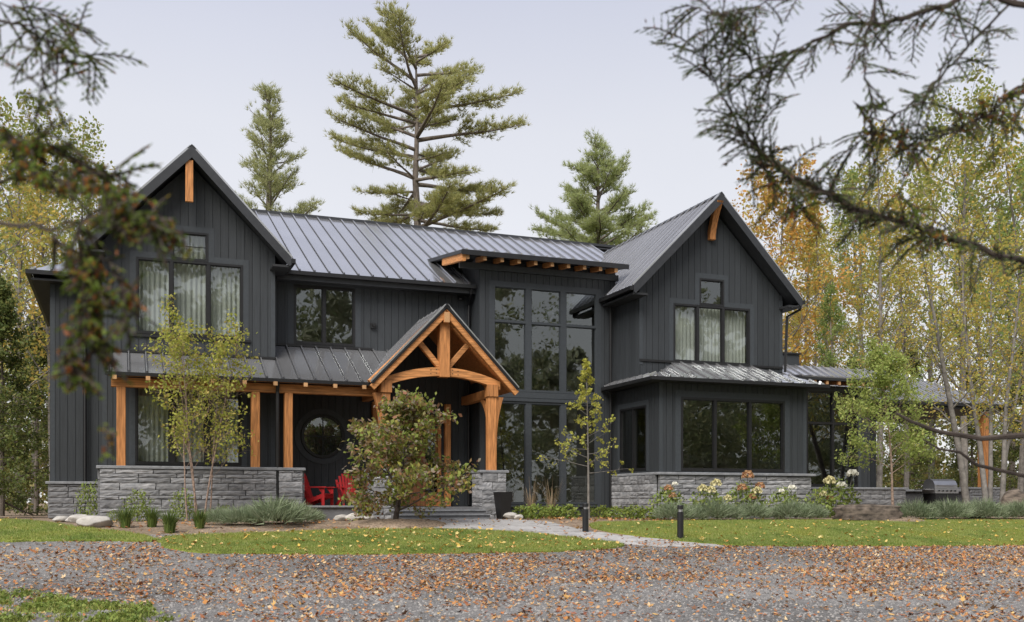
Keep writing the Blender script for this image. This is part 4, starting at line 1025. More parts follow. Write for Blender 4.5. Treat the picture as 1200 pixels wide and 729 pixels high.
wood('far_wood', 'mixed autumn wood closing the view on the left', wood_pts(12000, fx_left, 3, 9), 'lf_far', .34, None)
def fx_back(): return wr.uniform(-35, 95), wr.uniform(-34, -16)
def fx_back2(): return wr.uniform(-60, 130), wr.uniform(-60, -38)
wood('wood_behind', 'autumn wood across the drive, mirrored in the window glass', wood_pts(70000, fx_back, 10, 26), 'lf_back', .34, None)
wood('wood_behind', 'deeper wood behind the one across the drive', wood_pts(90000, fx_back2, 16, 46), 'lf_back2', .95, None)

# --- yard trees
def yard_tree(name, X, Y, label, m, p, bark, leafmat, size, aspect=.6, up=.4, dz=0, cat='tree'):
    t = thing(name, label, cat, (X, Y, gz(Y)+dz)); m.build('trunk', bark, t, True)
    mobj('crown', fast_mesh('crown', leaf_quads(p, size, NR, aspect, up), 4, leafmat), t); return t
m, p = grow(31, H=5.3, tr=.026, base=.27, spread=.34, limbs=13, elev=(44, 22), sub=7, twig=4, leaves=3, jit=.07, wander=.03, prof=lambda k: .75+.5*k if k < .45 else 1.1-.75*k,
            stems=[(-.22, 0, -.10, 0, .82, .9), (.02, .05, .0, .03, 1, 1.1), (.14, -.06, .06, -.03, .93, 1), (.28, .04, .15, .02, .85, .9), (-.05, -.1, -.04, -.06, .9, .9)])
yard_tree('birch', px_x(231, 26.4), 26.4, 'multi-stemmed young birch with thin yellow-green leaves before the left stone wall', m, p, 'birch', 'lf_birch', .085, .62)
m, p = grow(32, H=2.95, tr=.075, base=.13, spread=.64, limbs=30, elev=(16, 46), sub=9, twig=5, leaves=7, jit=.08, wander=.05, prof=lambda k: 1.05-.72*k, lw=1.0)
yard_tree('dogwood', 6.28, 24.2, 'broad dogwood with purple-green leaves before the entry steps', m, p, 'barkdark', 'lf_dog', .125, .6)
m, p = grow(33, H=4.75, tr=.042, base=.30, spread=.27, limbs=36, elev=(8, 40), sub=5, twig=2, leaves=5, jit=.028, wander=.012, prof=lambda k: 1.15-1.1*k**.6)
yard_tree('ginkgo', px_x(690, 26.0), 26.0, 'slim young tree with sparse yellow-green leaves before the tall glass', m, p, 'barkgrey', 'lf_gink', .075, .8)
m, p = grow(34, H=4.8, tr=.05, base=.30, spread=.37, limbs=26, elev=(28, 34), sub=9, twig=5, leaves=8, jit=.08, wander=.02, prof=lambda k: .85+.4*k if k < .4 else 1.2-.75*k)
yard_tree('green_sapling', px_x(1047, 23.9), 23.9, 'young round-crowned green tree beside the stone slab', m, p, 'birch', 'lf_sap', .10, .5)
m, p = grow(35, H=10.5, tr=.13, base=.28, spread=.20, limbs=16, elev=(34, 26), sub=8, twig=4, leaves=3, jit=.2, wander=.035,
            stems=[(-.75, .2, -.10, 0, .95, 1.0), (-.15, 0, .02, .02, 1, .8), (.12, .12, .05, 0, .9, .7), (.42, -.1, .06, -.02, .95, .75), (.62, .15, .12, .03, .85, .6)])
yard_tree('bare_multistem_tree', px_x(1160, 26.3), 26.3, 'nearly bare grey tree with several trunks before the timber post', m, p, 'barkgrey', 'lf_yellow', .11, .6)
def mound(X, Y, rx, h, label):
    r = random.Random(int(X*10)); v = []; f = []; n = 28
    for k, (rr, zz) in enumerate(((1, .0), (.9, .35), (.7, .7), (.4, .95), (0.02, 1))):
        for j in range(n):
            a = 2*PI*j/n; q = rr*(1+r.gauss(0, .05)); x, y = q*rx*math.cos(a), q*rx*.8*math.sin(a)
            v.append((x, y, gz(Y+y)-gz(Y)+.04+(zz-.02)*h*(1+r.gauss(0, .1)) if k else gz(Y+y)-gz(Y)-.02))
    for k in range(4):
        for j in range(n): f.append((k*n+j, k*n+(j+1) % n, (k+1)*n+(j+1) % n, (k+1)*n+j))
    f.append(tuple(4*n+j for j in range(n)))
    o = mk('mulch_mound', v, f, 'soil'); o.location = (X, Y, gz(Y)); tag(o, label, 'mulch')
mound(6.3, 24.0, 1.25, .10, 'brown mulch mound round the foot of the dogwood')
mound(px_x(1047, 23.9)+.1, 23.85, .9, .08, 'brown mulch mound round the foot of the green sapling')

# --- bed plants
def lav_mesh(seed, n=1300, h=.55, w=.5, mat='lf_lav'):
    g = np.random.default_rng(seed); a = g.uniform(0, 2*PI, n); rr = w*np.sqrt(g.uniform(0, 1, n)); z = h*.8*np.sqrt(np.maximum(0, 1-(rr/w)**2*.85))*g.uniform(.25, 1, n)
    P = np.stack([rr*np.cos(a), rr*np.sin(a), z], 1); D = np.stack([np.cos(a)*rr/w, np.sin(a)*rr/w, np.ones(n)*.7], 1)+g.normal(size=(n, 3))*.35
    return fast_mesh('lavender', needle_tris(P, D, h*.42, .022, g), 3, mat)
def tuft_mesh(seed, n=260, h=.5, mat='lf_tuft', w=.018, sp=.55):
    g = random.Random(seed); V = []
    for _ in range(n):
        az = g.uniform(0, 6.283); b = Vector((math.cos(az), math.sin(az), 0)); s = Vector((-b.y, b.x, 0)); l = h*g.uniform(.55, 1.1); o = b*g.uniform(0, .10); k = g.uniform(.1, sp)
        p = [o+b*(k*l*t*t)+Vector((0, 0, l*t*(1-.35*k*t))) for t in (0, .5, 1)]
        V += [p[0]-s*w/2, p[0]+s*w/2, p[1]+s*w*.4, p[1]-s*w*.4, p[1]-s*w*.4, p[1]+s*w*.4, p[2]+s*.002, p[2]-s*.002]
    return fast_mesh('tuft', np.array([tuple(q) for q in V]), 4, mat)
def bush_mesh(seed, n=420, w=.35, h=.7, mat='lf_shrub', size=.075):
    g = np.random.default_rng(seed); d = g.normal(size=(n, 3)); d /= np.linalg.norm(d, axis=1)[:, None]; rr = g.uniform(.25, 1, n)**.5
    P = d*rr[:, None]*np.array([w, w, h/2])+np.array([0, 0, h/2]); P += g.normal(size=(n, 3))*.03; P[:, 2] = np.maximum(P[:, 2], .03)
    return fast_mesh('bush', leaf_quads(P, size, g, .5, .6), 4, mat)
LAV = [lav_mesh(i) for i in range(4)]; TUF = [tuft_mesh(i) for i in range(3)]; BUS = [bush_mesh(i) for i in range(3)]
FER = [bush_mesh(10+i, 300, .36, .38, 'lf_fern', .10) for i in range(3)]; HYD = [bush_mesh(20+i, 420, .40, .78, 'lf_shrub', .10) for i in range(2)]
pr_ = random.Random(3)
def bedplant(name, me, px, Y, s, label, cat, group, X=None, zs=1):
    o = mobj(name, me); X = px_x(px, Y) if X is None else X
    o.location = (X, Y, gz(Y)); o.rotation_euler = (0, 0, pr_.uniform(0, 6.28)); o.scale = (s*pr_.uniform(.9, 1.1), s*pr_.uniform(.9, 1.1), s*zs)
    return tag(o, label, cat, group)
GB = 'plants of the left bed'
for i, (px, Y, s, l) in enumerate([(258, 24.6, .75, 'low silvery lavender mound right of the birch foot'), (283, 24.3, .85, 'silvery lavender mound second from the birch'), (305, 25.0, .8, 'silvery lavender mound behind the largest one'), (322, 24.2, 1.25, 'largest silvery lavender mound of the left bed'), (345, 24.9, .95, 'silvery lavender mound right of the largest one'), (364, 25.6, .6, 'smallest lavender mound by the porch pier')]):
    bedplant('lavender', LAV[i % 4], px, Y, s, l, 'lavender', GB)
for i, (px, Y, s, l) in enumerate([(147, 24.0, 1.0, 'dark grass tuft next to the pale boulder'), (178, 24.1, .95, 'second dark grass tuft from the boulder'), (199, 22.9, 1.05, 'grass tuft standing nearest the drive'), (234, 23.7, .95, 'dark grass tuft before the birch stems')]):
    bedplant('grass_tuft', TUF[i % 3], px, Y, s, l, 'grass', GB)
for i, (px, Y, s, l, zs) in enumerate([(105, 28.6, 1.0, 'light green upright shrub at the left end of the stone wall', 1.5), (162, 26.9, .95, 'feathery green shrub before the left stone wall', 1.25), (214, 27.2, 1.05, 'yellow-green shrub directly behind the birch stems', 1.15), (262, 26.9, .7, 'small shrub right of the birch against the stone', .9), (134, 26.0, .55, 'tiny green shrub between boulder and stone wall', .8)]):
    bedplant('shrub', BUS[i % 3], px, Y, s, l, 'shrub', GB, zs=zs)
GM = 'plants under the tall glass'
for i, (px, Y, s) in enumerate([(612, 27.0, 1.0), (630, 26.6, 1.1), (648, 27.2, 1.0), (666, 26.8, 1.1), (704, 27.0, 1.0), (722, 26.2, .95), (742, 25.7, 1.05), (760, 25.4, .95)]):
    nm = ['first', 'second', 'third', 'fourth', 'fifth', 'sixth', 'seventh', 'eighth'][i]
    bedplant('fern', FER[i % 3], px, Y, s, 'low leafy green plant, %s from the black planter' % nm, 'plant', GM)
M_PL = tuft_mesh(9, 60, 1.35, 'lf_plume', .016, .35)
for px, l in ((622, 'tall tan grass plume nearest the black planter'), (646, 'tall tan grass plume before the middle glass')): bedplant('plume_grass', M_PL, px, 27.6, .9, l, 'grass', GM)
GRB = 'plants of the right bed'
for i, px in enumerate((790, 812, 834, 856, 880, 904, 928, 950)):
    nm = ['first', 'second', 'third', 'fourth', 'fifth', 'sixth', 'seventh', 'eighth'][i]
    bedplant('lavender', LAV[i % 4], px, 24.75+.12*(i % 3), (1.0, .78, 1.1, .85, 1.0, .72, 1.05, .9)[i], 'grey-green lavender mound under the bay window, %s from the bollards' % nm, 'lavender', GRB)
for i, px in enumerate((1072, 1092, 1112, 1132, 1153, 1174, 1196)):
    nm = ['first', 'second', 'third', 'fourth', 'fifth', 'sixth', 'seventh'][i]
    bedplant('lavender', LAV[(i+1) % 4], px, 24.3+.25*(i % 2), (1.1, .85, 1.15, .95, 1.2, .8, 1.1)[i], 'grey-green lavender mound right of the sapling, %s from it' % nm, 'lavender', GRB)
def petal_mesh(seed, mat, r=.095, n=110):
    g = np.random.default_rng(seed); d = g.normal(size=(n, 3)); d /= np.linalg.norm(d, axis=1)[:, None]; d[:, 2] = np.abs(d[:, 2])*1.1-.25
    return fast_mesh('flower_head', leaf_quads(d*r, .055, g, .9, 0), 4, mat)
PET = {'cream': petal_mesh(1, 'petal_cream'), 'white': petal_mesh(2, 'petal_white'), 'rust': petal_mesh(3, 'petal_rust')}
def hydrangea(px, Y, s, heads, label):
    t = thing('hydrangea', label, 'hydrangea', (px_x(px, Y), Y, gz(Y)), 0, 'hydrangeas along the stone base', s*1.22)
    mobj('foliage', HYD[int(px) % 2], t)
    for (x, y, z, c, k) in heads:
        o = mobj('flower_head', PET[c], t); o.location = (x, y, z); o.scale = (k, k, k)
        MB().tube([(x*.4, y*.4, .1), (x, y, z-.03)], .006, 4).build('stem', 'barkgrey', t)
hydrangea(783, 25.3, 1.0, [(-.05, -.1, .72, 'rust', 1), (.12, -.1, .82, 'white', .7), (0, -.2, .55, 'rust', .9)], 'hydrangea with rusty heads behind the right bollard')
hydrangea(828, 25.3, 1.0, [(-.2, -.15, .72, 'cream', 1.1), (0, -.2, .68, 'cream', 1.1), (.2, -.1, .84, 'cream', 1.2), (.42, -.25, .5, 'cream', .9)], 'hydrangea with round cream heads under the bay window')
hydrangea(873, 25.3, 1.15, [(0, -.1, .9, 'rust', 1.2), (-.2, -.2, .64, 'rust', 1), (.16, -.2, .58, 'cream', 1), (.3, -.1, .68, 'rust', 1), (0, -.25, .45, 'rust', .9)], 'tallest hydrangea with rust and cream heads under the bay window')
hydrangea(919, 25.3, 1.0, [(-.15, -.1, .66, 'white', .8), (.15, -.1, .74, 'white', 1.0)], 'hydrangea with two small white heads near the bay corner')
hydrangea(962, 25.8, 1.0, [(0, -.1, .6, 'cream', .9), (.2, -.1, .5, 'rust', .9)], 'hydrangea with few cream heads right of the bay corner')
hydrangea(983, 26.3, 1.3, [(-.3, -.1, .72, 'cream', 1.1), (-.1, -.2, .62, 'white', 1), (.25, -.1, .86, 'white', 1.1)], 'hydrangea with large white heads behind the stone slab')

# --- rocks
def rock(name, X, Y, sx, sy, sz, mat, label, seed, flat=0, rz=0):
    bm = bmesh.new(); bmesh.ops.create_icosphere(bm, subdivisions=4, radius=1); r = random.Random(seed)
    ph = [Vector((r.gauss(0, 1), r.gauss(0, 1), r.gauss(0, 1))).normalized() for _ in range(16)]; of = [r.uniform(.72, 1.0) for _ in range(16)]
    for v_ in bm.verts:
        c = v_.co
        if flat:      # squarish slab: superellipsoid with layered faces
            e_ = .34; c = Vector([math.copysign(abs(q)**e_, q) for q in c]); c = c*(.93+.05*math.sin(c.x*5+seed)*math.cos(c.z*6)+.04*math.sin(c.z*17+c.x*2))
        else:
            for n_, o_ in zip(ph, of):
                d = c.dot(n_)
                if d > o_: c = c-n_*(d-o_)*.9
        v_.co = c+Vector((r.gauss(0, .008), r.gauss(0, .008), r.gauss(0, .008)))
        v_.co = Vector((v_.co.x*sx, v_.co.y*sy, v_.co.z*sz))
    me = bpy.data.meshes.new(name); bm.to_mesh(me); bm.free(); me.materials.append(M[mat])
    for p_ in me.polygons: p_.use_smooth = True
    o = mobj(name, me); o.location = (X, Y, gz(Y)+sz*.75); o.rotation_euler = (0, 0, rz); return tag(o, label, 'rock')
rock('boulder', px_x(112, 24.3), 24.3, .40, .34, .15, 'rock', 'pale rounded boulder at the edge of the left lawn', 1)
rock('stone_slab', px_x(1018, 23.9), 23.95, 1.05, .42, .30, 'slabrock', 'long rough brown stone slab lying like a bench', 2, 1, -.06)
rock('boulder', px_x(1143, 25.2), 25.2, .5, .4, .24, 'rock', 'low grey boulder among lavender by the multi-stemmed tree', 3)
rock('boulder', px_x(1190, 25.6), 25.6, .5, .4, .55, 'slabrock', 'tall dark boulder at the right edge of the bed', 4)
for i, (px, Y, s) in enumerate([(72, 27.5, .16), (84, 27.0, .12), (93, 26.6, .2), (598, 26.5, .2), (607, 26.4, .15), (400, 26.4, .17), (416, 26.2, .2), (432, 26.5, .15)]):
    nm = ['leftmost small stone of three beside the left lawn', 'middle small stone of three beside the left lawn', 'rightmost small stone of three beside the left lawn', 'small stone touching the black planter', 'small stone right of the black planter', 'small pale stone before the porch deck, nearest the pier', 'small pale stone before the porch deck, middle of three', 'small pale stone before the porch deck, nearest the dogwood'][i]
    rock('bed_stone', px_x(px, Y), Y, s*1.3, s, s*.6, 'rock', nm, 10+i)

# ================================================================== furniture
def bollard(X, Y, h, label):
    t = thing('bollard', label, 'bollard', (X, Y, gz(Y)+.02), 0, 'black path bollards')
    MB().lathe([(.075, -.05), (.075, h*.80)], 20).build('post', 'black', t); MB().lathe([(.05, h*.80), (.05, h*.88)], 16).build('light_gap', 'steel', t)
    MB().lathe([(.07, h*.88), (.075, h*.89), (.075, h*.985), (.068, h)], 20).build('cap', 'black', t)
bollard(10.42, 22.15, .68, 'black bollard light beside the path near the slim young tree'); bollard(12.2, 20.75, .80, 'black bollard light at the lawn corner, nearest the drive')
pt = thing('planter', 'tall black tapered planter beside the portico pier', 'planter', (px_x(589.5, 26.6), 26.6, gz(26.6)+.02), .1)
def frus(w0, w1, z0, z1): return [(sx*w/2, sy*w/2, z) for w, z in ((w0, z0), (w1, z1)) for sx, sy in ((-1, -1), (1, -1), (1, 1), (-1, 1))]
FQ = [(0, 1, 5, 4), (1, 2, 6, 5), (2, 3, 7, 6), (3, 0, 4, 7)]
mk('body', frus(.26, .40, 0, .72), FQ+[(3, 2, 1, 0)], 'black', pt); 
mm = MB(); mm.add(frus(.40, .41, .721, .75), FQ); mm.add(frus(.36, .36, .66, .75), [tuple(reversed(q)) for q in FQ]); mm.add([(x*.205, y*.205, .75) for x, y in ((-1, -1), (1, -1), (1, 1), (-1, 1))]+[(x*.18, y*.18, .75) for x, y in ((-1, -1), (1, -1), (1, 1), (-1, 1))], FQ); mm.build('rim', 'black', pt)
MB().box(-.18, .18, -.18, .18, .64, .68).build('soil', 'soil', pt)

def adirondack(X, Y, rz, label):
    """faces local -Y"""
    t = thing('adirondack_chair', label, 'chair', (X, Y, .352), rz, 'red chairs on the porch')
    for i in range(6):      # seat slats, falling to the back
        y = -.30+i*.10; z = .37-.20*(i/6)**1.2
        MB().beam((-.27, y, z), (.27, y, z), .085, .02, ch=.004).build('seat_slat', 'red', t)
    for i in range(7):      # fan back
        k = i-3; top = .98-.022*k*k
        MB().beam((k*.072, .24, .18), (k*.088, .46, top), .066, .018, up=(0, 1, .35), ch=.004).build('back_slat', 'red', t)
    for z, y, w in ((.30, .30, .27), (.68, .40, .30)): MB().beam((-w, y+.02, z), (w, y+.02, z), .06, .022, up=(0, 1, 0), ch=.004).build('back_rail', 'red', t)
    for s in (-1, 1):
        MB().beam((s*.31, -.28, 0), (s*.31, -.28, .54), .09, .024, up=(1, 0, 0), ch=.004).build('front_leg', 'red', t)
        MB().beam((s*.285, -.32, .34), (s*.285, .50, .02), .022, .11, up=(0, 0, 1), ch=.004).build('rear_leg', 'red', t)
        MB().prism([(s*.31-.07, -.40, .55), (s*.31+.07, -.40, .55), (s*.31+.075, -.1, .55), (s*.31+.04, .40, .55), (s*.31-.04, .40, .55), (s*.31-.075, -.1, .55)], (0, 0, .022)).build('arm_rest', 'red', t)
        MB().prism([(s*.31-.012, -.25, .545), (s*.31-.012, -.12, .545), (s*.31-.012, -.25, .38)], (.024, 0, 0)).build('arm_bracket', 'red', t)
    MB().beam((-.3, -.31, .30), (.3, -.31, .30), .022, .10, ch=.004).build('apron', 'red', t)
adirondack(px_x(373, 28.9), 28.9, R(56), 'red slatted garden chair beside the porch pier, seen from its side'); adirondack(px_x(411, 28.9), 28.9, R(8), 'red slatted garden chair facing out from the porch, behind the dogwood')

gr = thing('grill', 'black and steel barbecue grill under the low wing roof', 'grill', (28.35, 29.5, 0), .05)
MB().box(-.55, .55, -.28, .28, .12, .80).build('cabinet', 'black', gr); MB().box(-.54, -.01, -.30, -.281, .16, .76).build('door', 'black', gr); MB().box(.01, .54, -.30, -.281, .16, .76).build('door', 'black', gr)
for x in (-.06, .06): MB().tube([(x, -.33, .35), (x, -.33, .62)], .012).build('handle', 'steel', gr)
MB().box(-.58, .58, -.32, .30, .81, .98).build('control_panel', 'steel', gr)
for i in range(5): MB().tube([(-.4+.2*i, -.36, .90), (-.4+.2*i, -.321, .90)], .03, 12).build('knob', 'black', gr)
for s in (-1, 1): MB().box(min(s*.585, s*1.0), max(s*.585, s*1.0), -.26, .26, .93, .97).build('side_shelf', 'steel', gr)
lp = [(-.28, 0), (-.28, .14), (-.20, .28), (-.06, .35), (.10, .35), (.22, .27), (.28, .12), (.28, 0)]
MB().prism([(-.56, y, .985+z) for y, z in lp], (1.12, 0, 0)).build('lid', 'steel', gr)
MB().tube([(-.42, -.33, 1.10), (.42, -.33, 1.10)], .016).build('lid_handle', 'steel', gr)
for x in (-.5, .5):
    for y in (-.22, .22): MB().tube([(x-.02, y, .06), (x+.02, y, .06)], .06, 12).build('wheel', 'black', gr)

# ================================================================== ground cover
def sample(polys, n, dens_f=None, ymin=6, seed=0, excl=()):
    g = random.Random(seed); out = []
    for poly in polys:
        xs_ = [p[0] for p in poly]; ys = [p[1] for p in poly]; x0, x1, y0, y1 = max(-8, min(xs_)), min(30, max(xs_)), max(ymin, min(ys)), max(ys)
        for _ in range(n):
            x, y = g.uniform(x0, x1), g.uniform(y0, y1)
            if not in_view(x, y) or not inside(x, y, poly) or any(inside(x, y, q) for q in excl): continue
            if dens_f and g.random() > dens_f(x, y): continue
            out.append((x, y))
    return out
# lawn blades
gp = []
for poly, n, dz, sd_ in ((LAWN_L, 130000, .04, 1), (LAWN_M, 95000, .04, 2), (LAWN_R, 330000, .035, 3)):
    gp += [(x, y, gz(y)+dz) for x, y in sample([poly], n, seed=sd_)]
gp = np.array(gp); g = np.random.default_rng(3); D = g.normal(size=gp.shape)*.45; D[:, 2] += 1.0
o = mobj('grass', fast_mesh('grass', needle_tris(gp, D, .055, .012, g), 3, 'grass')); tag(o, 'short green mown grass with scattered leaves', 'grass', kind='stuff')
# weeds on the verge at the lower left
VERGE = [(-3.5, 9.5), (-.35, 10.5), (.65, 12.3), (.35, 13.6), (-.45, 14.4), (-1.2, 16.4), (-4, 17)]
wc = random.Random(41); WEED = [(wc.uniform(-2.0, .6), wc.uniform(11.8, 16.4), wc.uniform(.07, .27)) for _ in range(44)]
vg = sample([VERGE], 150000, lambda x, y: .03 if not any((x-a)**2+(y-b)**2 < c*c for a, b, c in WEED) else 1, seed=8)
vg = np.array([(x, y, gz(y)) for x, y in vg]); D = g.normal(size=vg.shape)*.6; D[:, 2] += .9
o = mobj('verge_grass', fast_mesh('verge_grass', needle_tris(vg, D, .07, .018, g), 3, 'grass')); tag(o, 'rough grass on the verge at the lower left', 'grass', kind='stuff')
wd = sample([VERGE], 60000, lambda x, y: .02 if not any((x-a)**2+(y-b)**2 < c*c*.7 for a, b, c in WEED) else .8, seed=18)
wd = np.array([(x, y, gz(y)+g.uniform(.03, .10)) for x, y in wd])
o = mobj('verge_weeds', fast_mesh('verge_weeds', leaf_quads(wd, .055, g, .6, 2.2), 4, 'lf_fern')); tag(o, 'low broad-leaved weeds on the verge at the lower left', 'weeds', kind='stuff')
# gravel stones
pb_ = sample([DRIVE], 90000, lambda x, y: min(1, (12/max(y, 8))**1.2), seed=5, excl=(LAWN_L, LAWN_M, LAWN_R))
V = []; F = []
pg = np.array([(x, y, gz(y)) for x, y in pb_]); n = len(pg); s = g.uniform(.010, .026, n)
base = np.array([[1, 0, 0], [0, 1, 0], [-1, 0, 0], [0, -1, 0], [0, 0, .8]])
VV = pg[:, None, :]+base[None]*s[:, None, None]*g.uniform(.6, 1.3, (n, 5, 1)); VV[:, :, 2] += .004
FF = np.array([[0, 1, 4], [1, 2, 4], [2, 3, 4], [3, 0, 4]])[None]+np.arange(n)[:, None, None]*5
me = bpy.data.meshes.new('gravel_stones'); me.vertices.add(n*5); me.vertices.foreach_set('co', VV.astype(np.float32).ravel()); me.loops.add(n*12); me.polygons.add(n*4)
me.loops.foreach_set('vertex_index', FF.astype(np.int32).ravel()); me.polygons.foreach_set('loop_start', np.arange(0, n*12, 3, dtype=np.int32)); me.update(calc_edges=True); me.materials.append(M['pebble'])
o = mobj('gravel_stones', me); tag(o, 'loose grey gravel of the drive', 'gravel', kind='stuff')
# fallen leaves
def leaf_shape(seed, lob):
    r = random.Random(seed); n = 10 if lob else 6; v = [(0, 0, .1)]
    for i in range(n):
        a = 2*PI*i/n; rr = (1 if i % 2 == 0 else .55) if lob else (1 if i % 3 == 0 else .62)
        rr *= r.uniform(.85, 1.15); v.append((rr*math.cos(a), rr*math.sin(a)*(.9 if lob else .8), .35*r.random()*rr))
    return np.array(v), [(0, 1+i, 1+(i+1) % n) for i in range(n)]
SH = [leaf_shape(i, i % 2 == 0) for i in range(6)]
vr = random.Random(99); VT = [[vr.random() for _ in range(64)] for _ in range(64)]
def vnoise(x, y):
    i, j = math.floor(x), math.floor(y); a, b = x-i, y-j; a = a*a*(3-2*a); b = b*b*(3-2*b)
    q = lambda u, w: VT[u % 64][w % 64]
    return (q(i, j)*(1-a)+q(i+1, j)*a)*(1-b)+(q(i, j+1)*(1-a)+q(i+1, j+1)*a)*b
def dens(x, y):
    d = x*math.sin(TH)+y*math.cos(TH)
    k = vnoise(x*.55, y*.45)*.6+vnoise(x*1.9+7, y*1.6)*.4; k = max(0, (k-.30)/.4); k = min(1.3, k*1.25)
    track = 1-.55*math.exp(-((y-13.2-.12*x)/.7)**2)-.35*math.exp(-((y-15.6-.12*x)/.5)**2)
    return max(.22, k*track)*(.55 if x < 1.5 else 1)*(.6 if y < 13.5 else 1)
lv = sample([DRIVE], 95000, dens, seed=6, excl=(LAWN_L, LAWN_M, LAWN_R))
lv += sample([DRIVE], 46000, lambda x, y: (.3+1.2*vnoise(x*1.1, y*1.3)) if 15.4 < y < 20.8 else .05, seed=7, excl=(LAWN_L, LAWN_M, LAWN_R))
def scatter(name, pl, mat, label, dz, size=(.016, .046), seed=0):
    g2 = random.Random(seed); V = []; F = []; k = 0
    for x, y in pl:
        sh_, fc = SH[g2.randrange(6)]; s_ = g2.uniform(*size); a = g2.uniform(0, 6.28); c, q = math.cos(a), math.sin(a); tx, ty = g2.gauss(0, .32), g2.gauss(0, .32); cv = g2.uniform(.3, 2.6)
        X = sh_[:, 0]*c-sh_[:, 1]*q; Yv = sh_[:, 0]*q+sh_[:, 1]*c; Z = sh_[:, 2]*cv+X*tx+Yv*ty; Z = Z-Z.min()
        V.append(np.stack([X*s_+x, Yv*s_+y, Z*s_+gz(y)+dz], 1)); F += [tuple(i+k for i in f_) for f_ in fc]; k += len(sh_)
    V = np.concatenate(V); me = bpy.data.meshes.new(name); me.vertices.add(len(V)); me.vertices.foreach_set('co', V.astype(np.float32).ravel())
    me.loops.add(len(F)*3); me.polygons.add(len(F)); me.loops.foreach_set('vertex_index', np.array(F, dtype=np.int32).ravel()); me.polygons.foreach_set('loop_start', np.arange(0, len(F)*3, 3, dtype=np.int32)); me.update(calc_edges=True)
    me.materials.append(M[mat]); o = mobj(name, me); tag(o, label, 'leaf litter', kind='stuff')
lv.sort(key=lambda p: p[0]*math.sin(TH)+p[1]*math.cos(TH))
def really(x, y):
    d = x*math.sin(TH)+y*math.cos(TH); u = x*math.cos(TH)-y*math.sin(TH); return abs(u/d*1194) < 590 and 588-1194*(gz(y)-CAMZ)/d < 722
near = [p for p in lv if really(*p)][:280]; ns = set(near); rest = [p for p in lv if p not in ns]
fm = []
for i in range(6):
    v_, f_ = SH[i]; me = bpy.data.meshes.new('fallen_leaf'); me.from_pydata([tuple(q) for q in v_], [], f_); me.materials.append(M['fl%d' % i]); me.update(); fm.append(me)
CN = ['rusty orange', 'light orange', 'dark red-brown', 'pale yellow', 'copper', 'tan']
lr = random.Random(12)
for x, y in near:
    i = lr.randrange(6); o = mobj('fallen_leaf', fm[i]); s_ = lr.uniform(.02, .05); o.location = (x, y, gz(y)+.012); o.scale = (s_, s_, s_*lr.uniform(.5, 1.3)); o.rotation_euler = (lr.gauss(0, .2), lr.gauss(0, .2), lr.uniform(0, 6.28))
    tag(o, '%s fallen leaf on the gravel along the bottom edge' % CN[i], 'leaf', '%s leaves on the nearest gravel' % CN[i])
scatter('leaf_litter', rest, 'litter', 'fallen brown and orange leaves strewn over the gravel drive', .010, seed=1)
ll = sample([LAWN_M], 650, seed=9)+sample([LAWN_R], 1100, lambda x, y: .5 if y > 20.5 else 1, seed=10)+sample([LAWN_L], 160, seed=11)
scatter('lawn_leaves', ll, 'litter_y', 'yellow and tan leaves scattered on the lawns', .075, (.03, .06), 2)
bl = sample([[(-1, 22.4), (5.5, 23), (6, 27.6), (-.5, 27.6)], [(10.6, 24), (15, 24.2), (14.8, 26), (11, 28)], [(5.5, 19.8), (13, 19.6), (10, 26), (6.6, 26)]], 420, seed=12)
scatter('bed_leaves', bl, 'litter', 'brown leaves lying in the beds and on the walk', .03, (.03, .055), 3)

# ================================================================== overhanging trees close to the camera
def spray(r, p, d, Ln, out, lim, w=.012, ln=.026, dn=1.0):
    """flat drooping conifer spray: rachis with side sprigs of small scales"""
    d = d.normalized(); side = d.cross(Vector((r.gauss(0, .3), r.gauss(0, .3), 1))).normalized(); n = max(3, int(Ln/.014*dn)); q = p.copy(); pts = [q.copy()]
    for i in range(n):
        d = (d+Vector((r.gauss(0, .05), r.gauss(0, .05), -.045))).normalized(); q = q+d*Ln/n; pts.append(q.copy()); t = i/n
        sl = Ln*.42*(1-t*.75)*(.5+.5*min(1, t*5)); s = 1 if i % 2 else -1
        sd_ = (d*.8+side*s*.9+Vector((0, 0, r.gauss(-.12, .15)))).normalized()
        k = max(1, int(sl/.013))
        for j in range(k):
            c = q+sd_*sl*(j+.5)/k; out.append((c, sd_, ln*r.uniform(.8, 1.3)))
            if r.random() < .5: out.append((c, (sd_+side*r.gauss(0, .7)+d*.5).normalized(), ln*r.uniform(.6, 1)))
    lim.tube(pts, [.0035]*len(pts), 3, False)
def fore_limb(r, pts, r0, r1, lim, out, ns, L0, spread=1., skip=0, up=0, w=1.0):
    pts = [Vector(p) for p in pts]
    fine = []
    for i in range(len(pts)-1):
        for k in range(5): fine.append(pts[i].lerp(pts[i+1], k/5)+Vector((r.gauss(0, .006), r.gauss(0, .006), r.gauss(0, .006))))
    fine.append(pts[-1]); n = len(fine)
    ns = int(ns*w*1.25); r0 *= .36; r1 *= .5
    lim.tube(fine, [r0+(r1-r0)*i/(n-1) for i in range(n)], 6, False)
    for s in range(ns):
        t = skip+(1-skip)*(s+r.random())/ns; k = t*(n-1); i = min(n-2, int(k)); p = fine[i].lerp(fine[i+1], k-i); d = (fine[i+1]-fine[i]).normalized()
        dv = (d*r.uniform(.2, .9)+Vector((r.gauss(0, .6), r.gauss(0, .6), r.gauss(up, .5)))*spread)
        spray(r, p, dv, L0*r.uniform(.5, 1.3), out, lim)
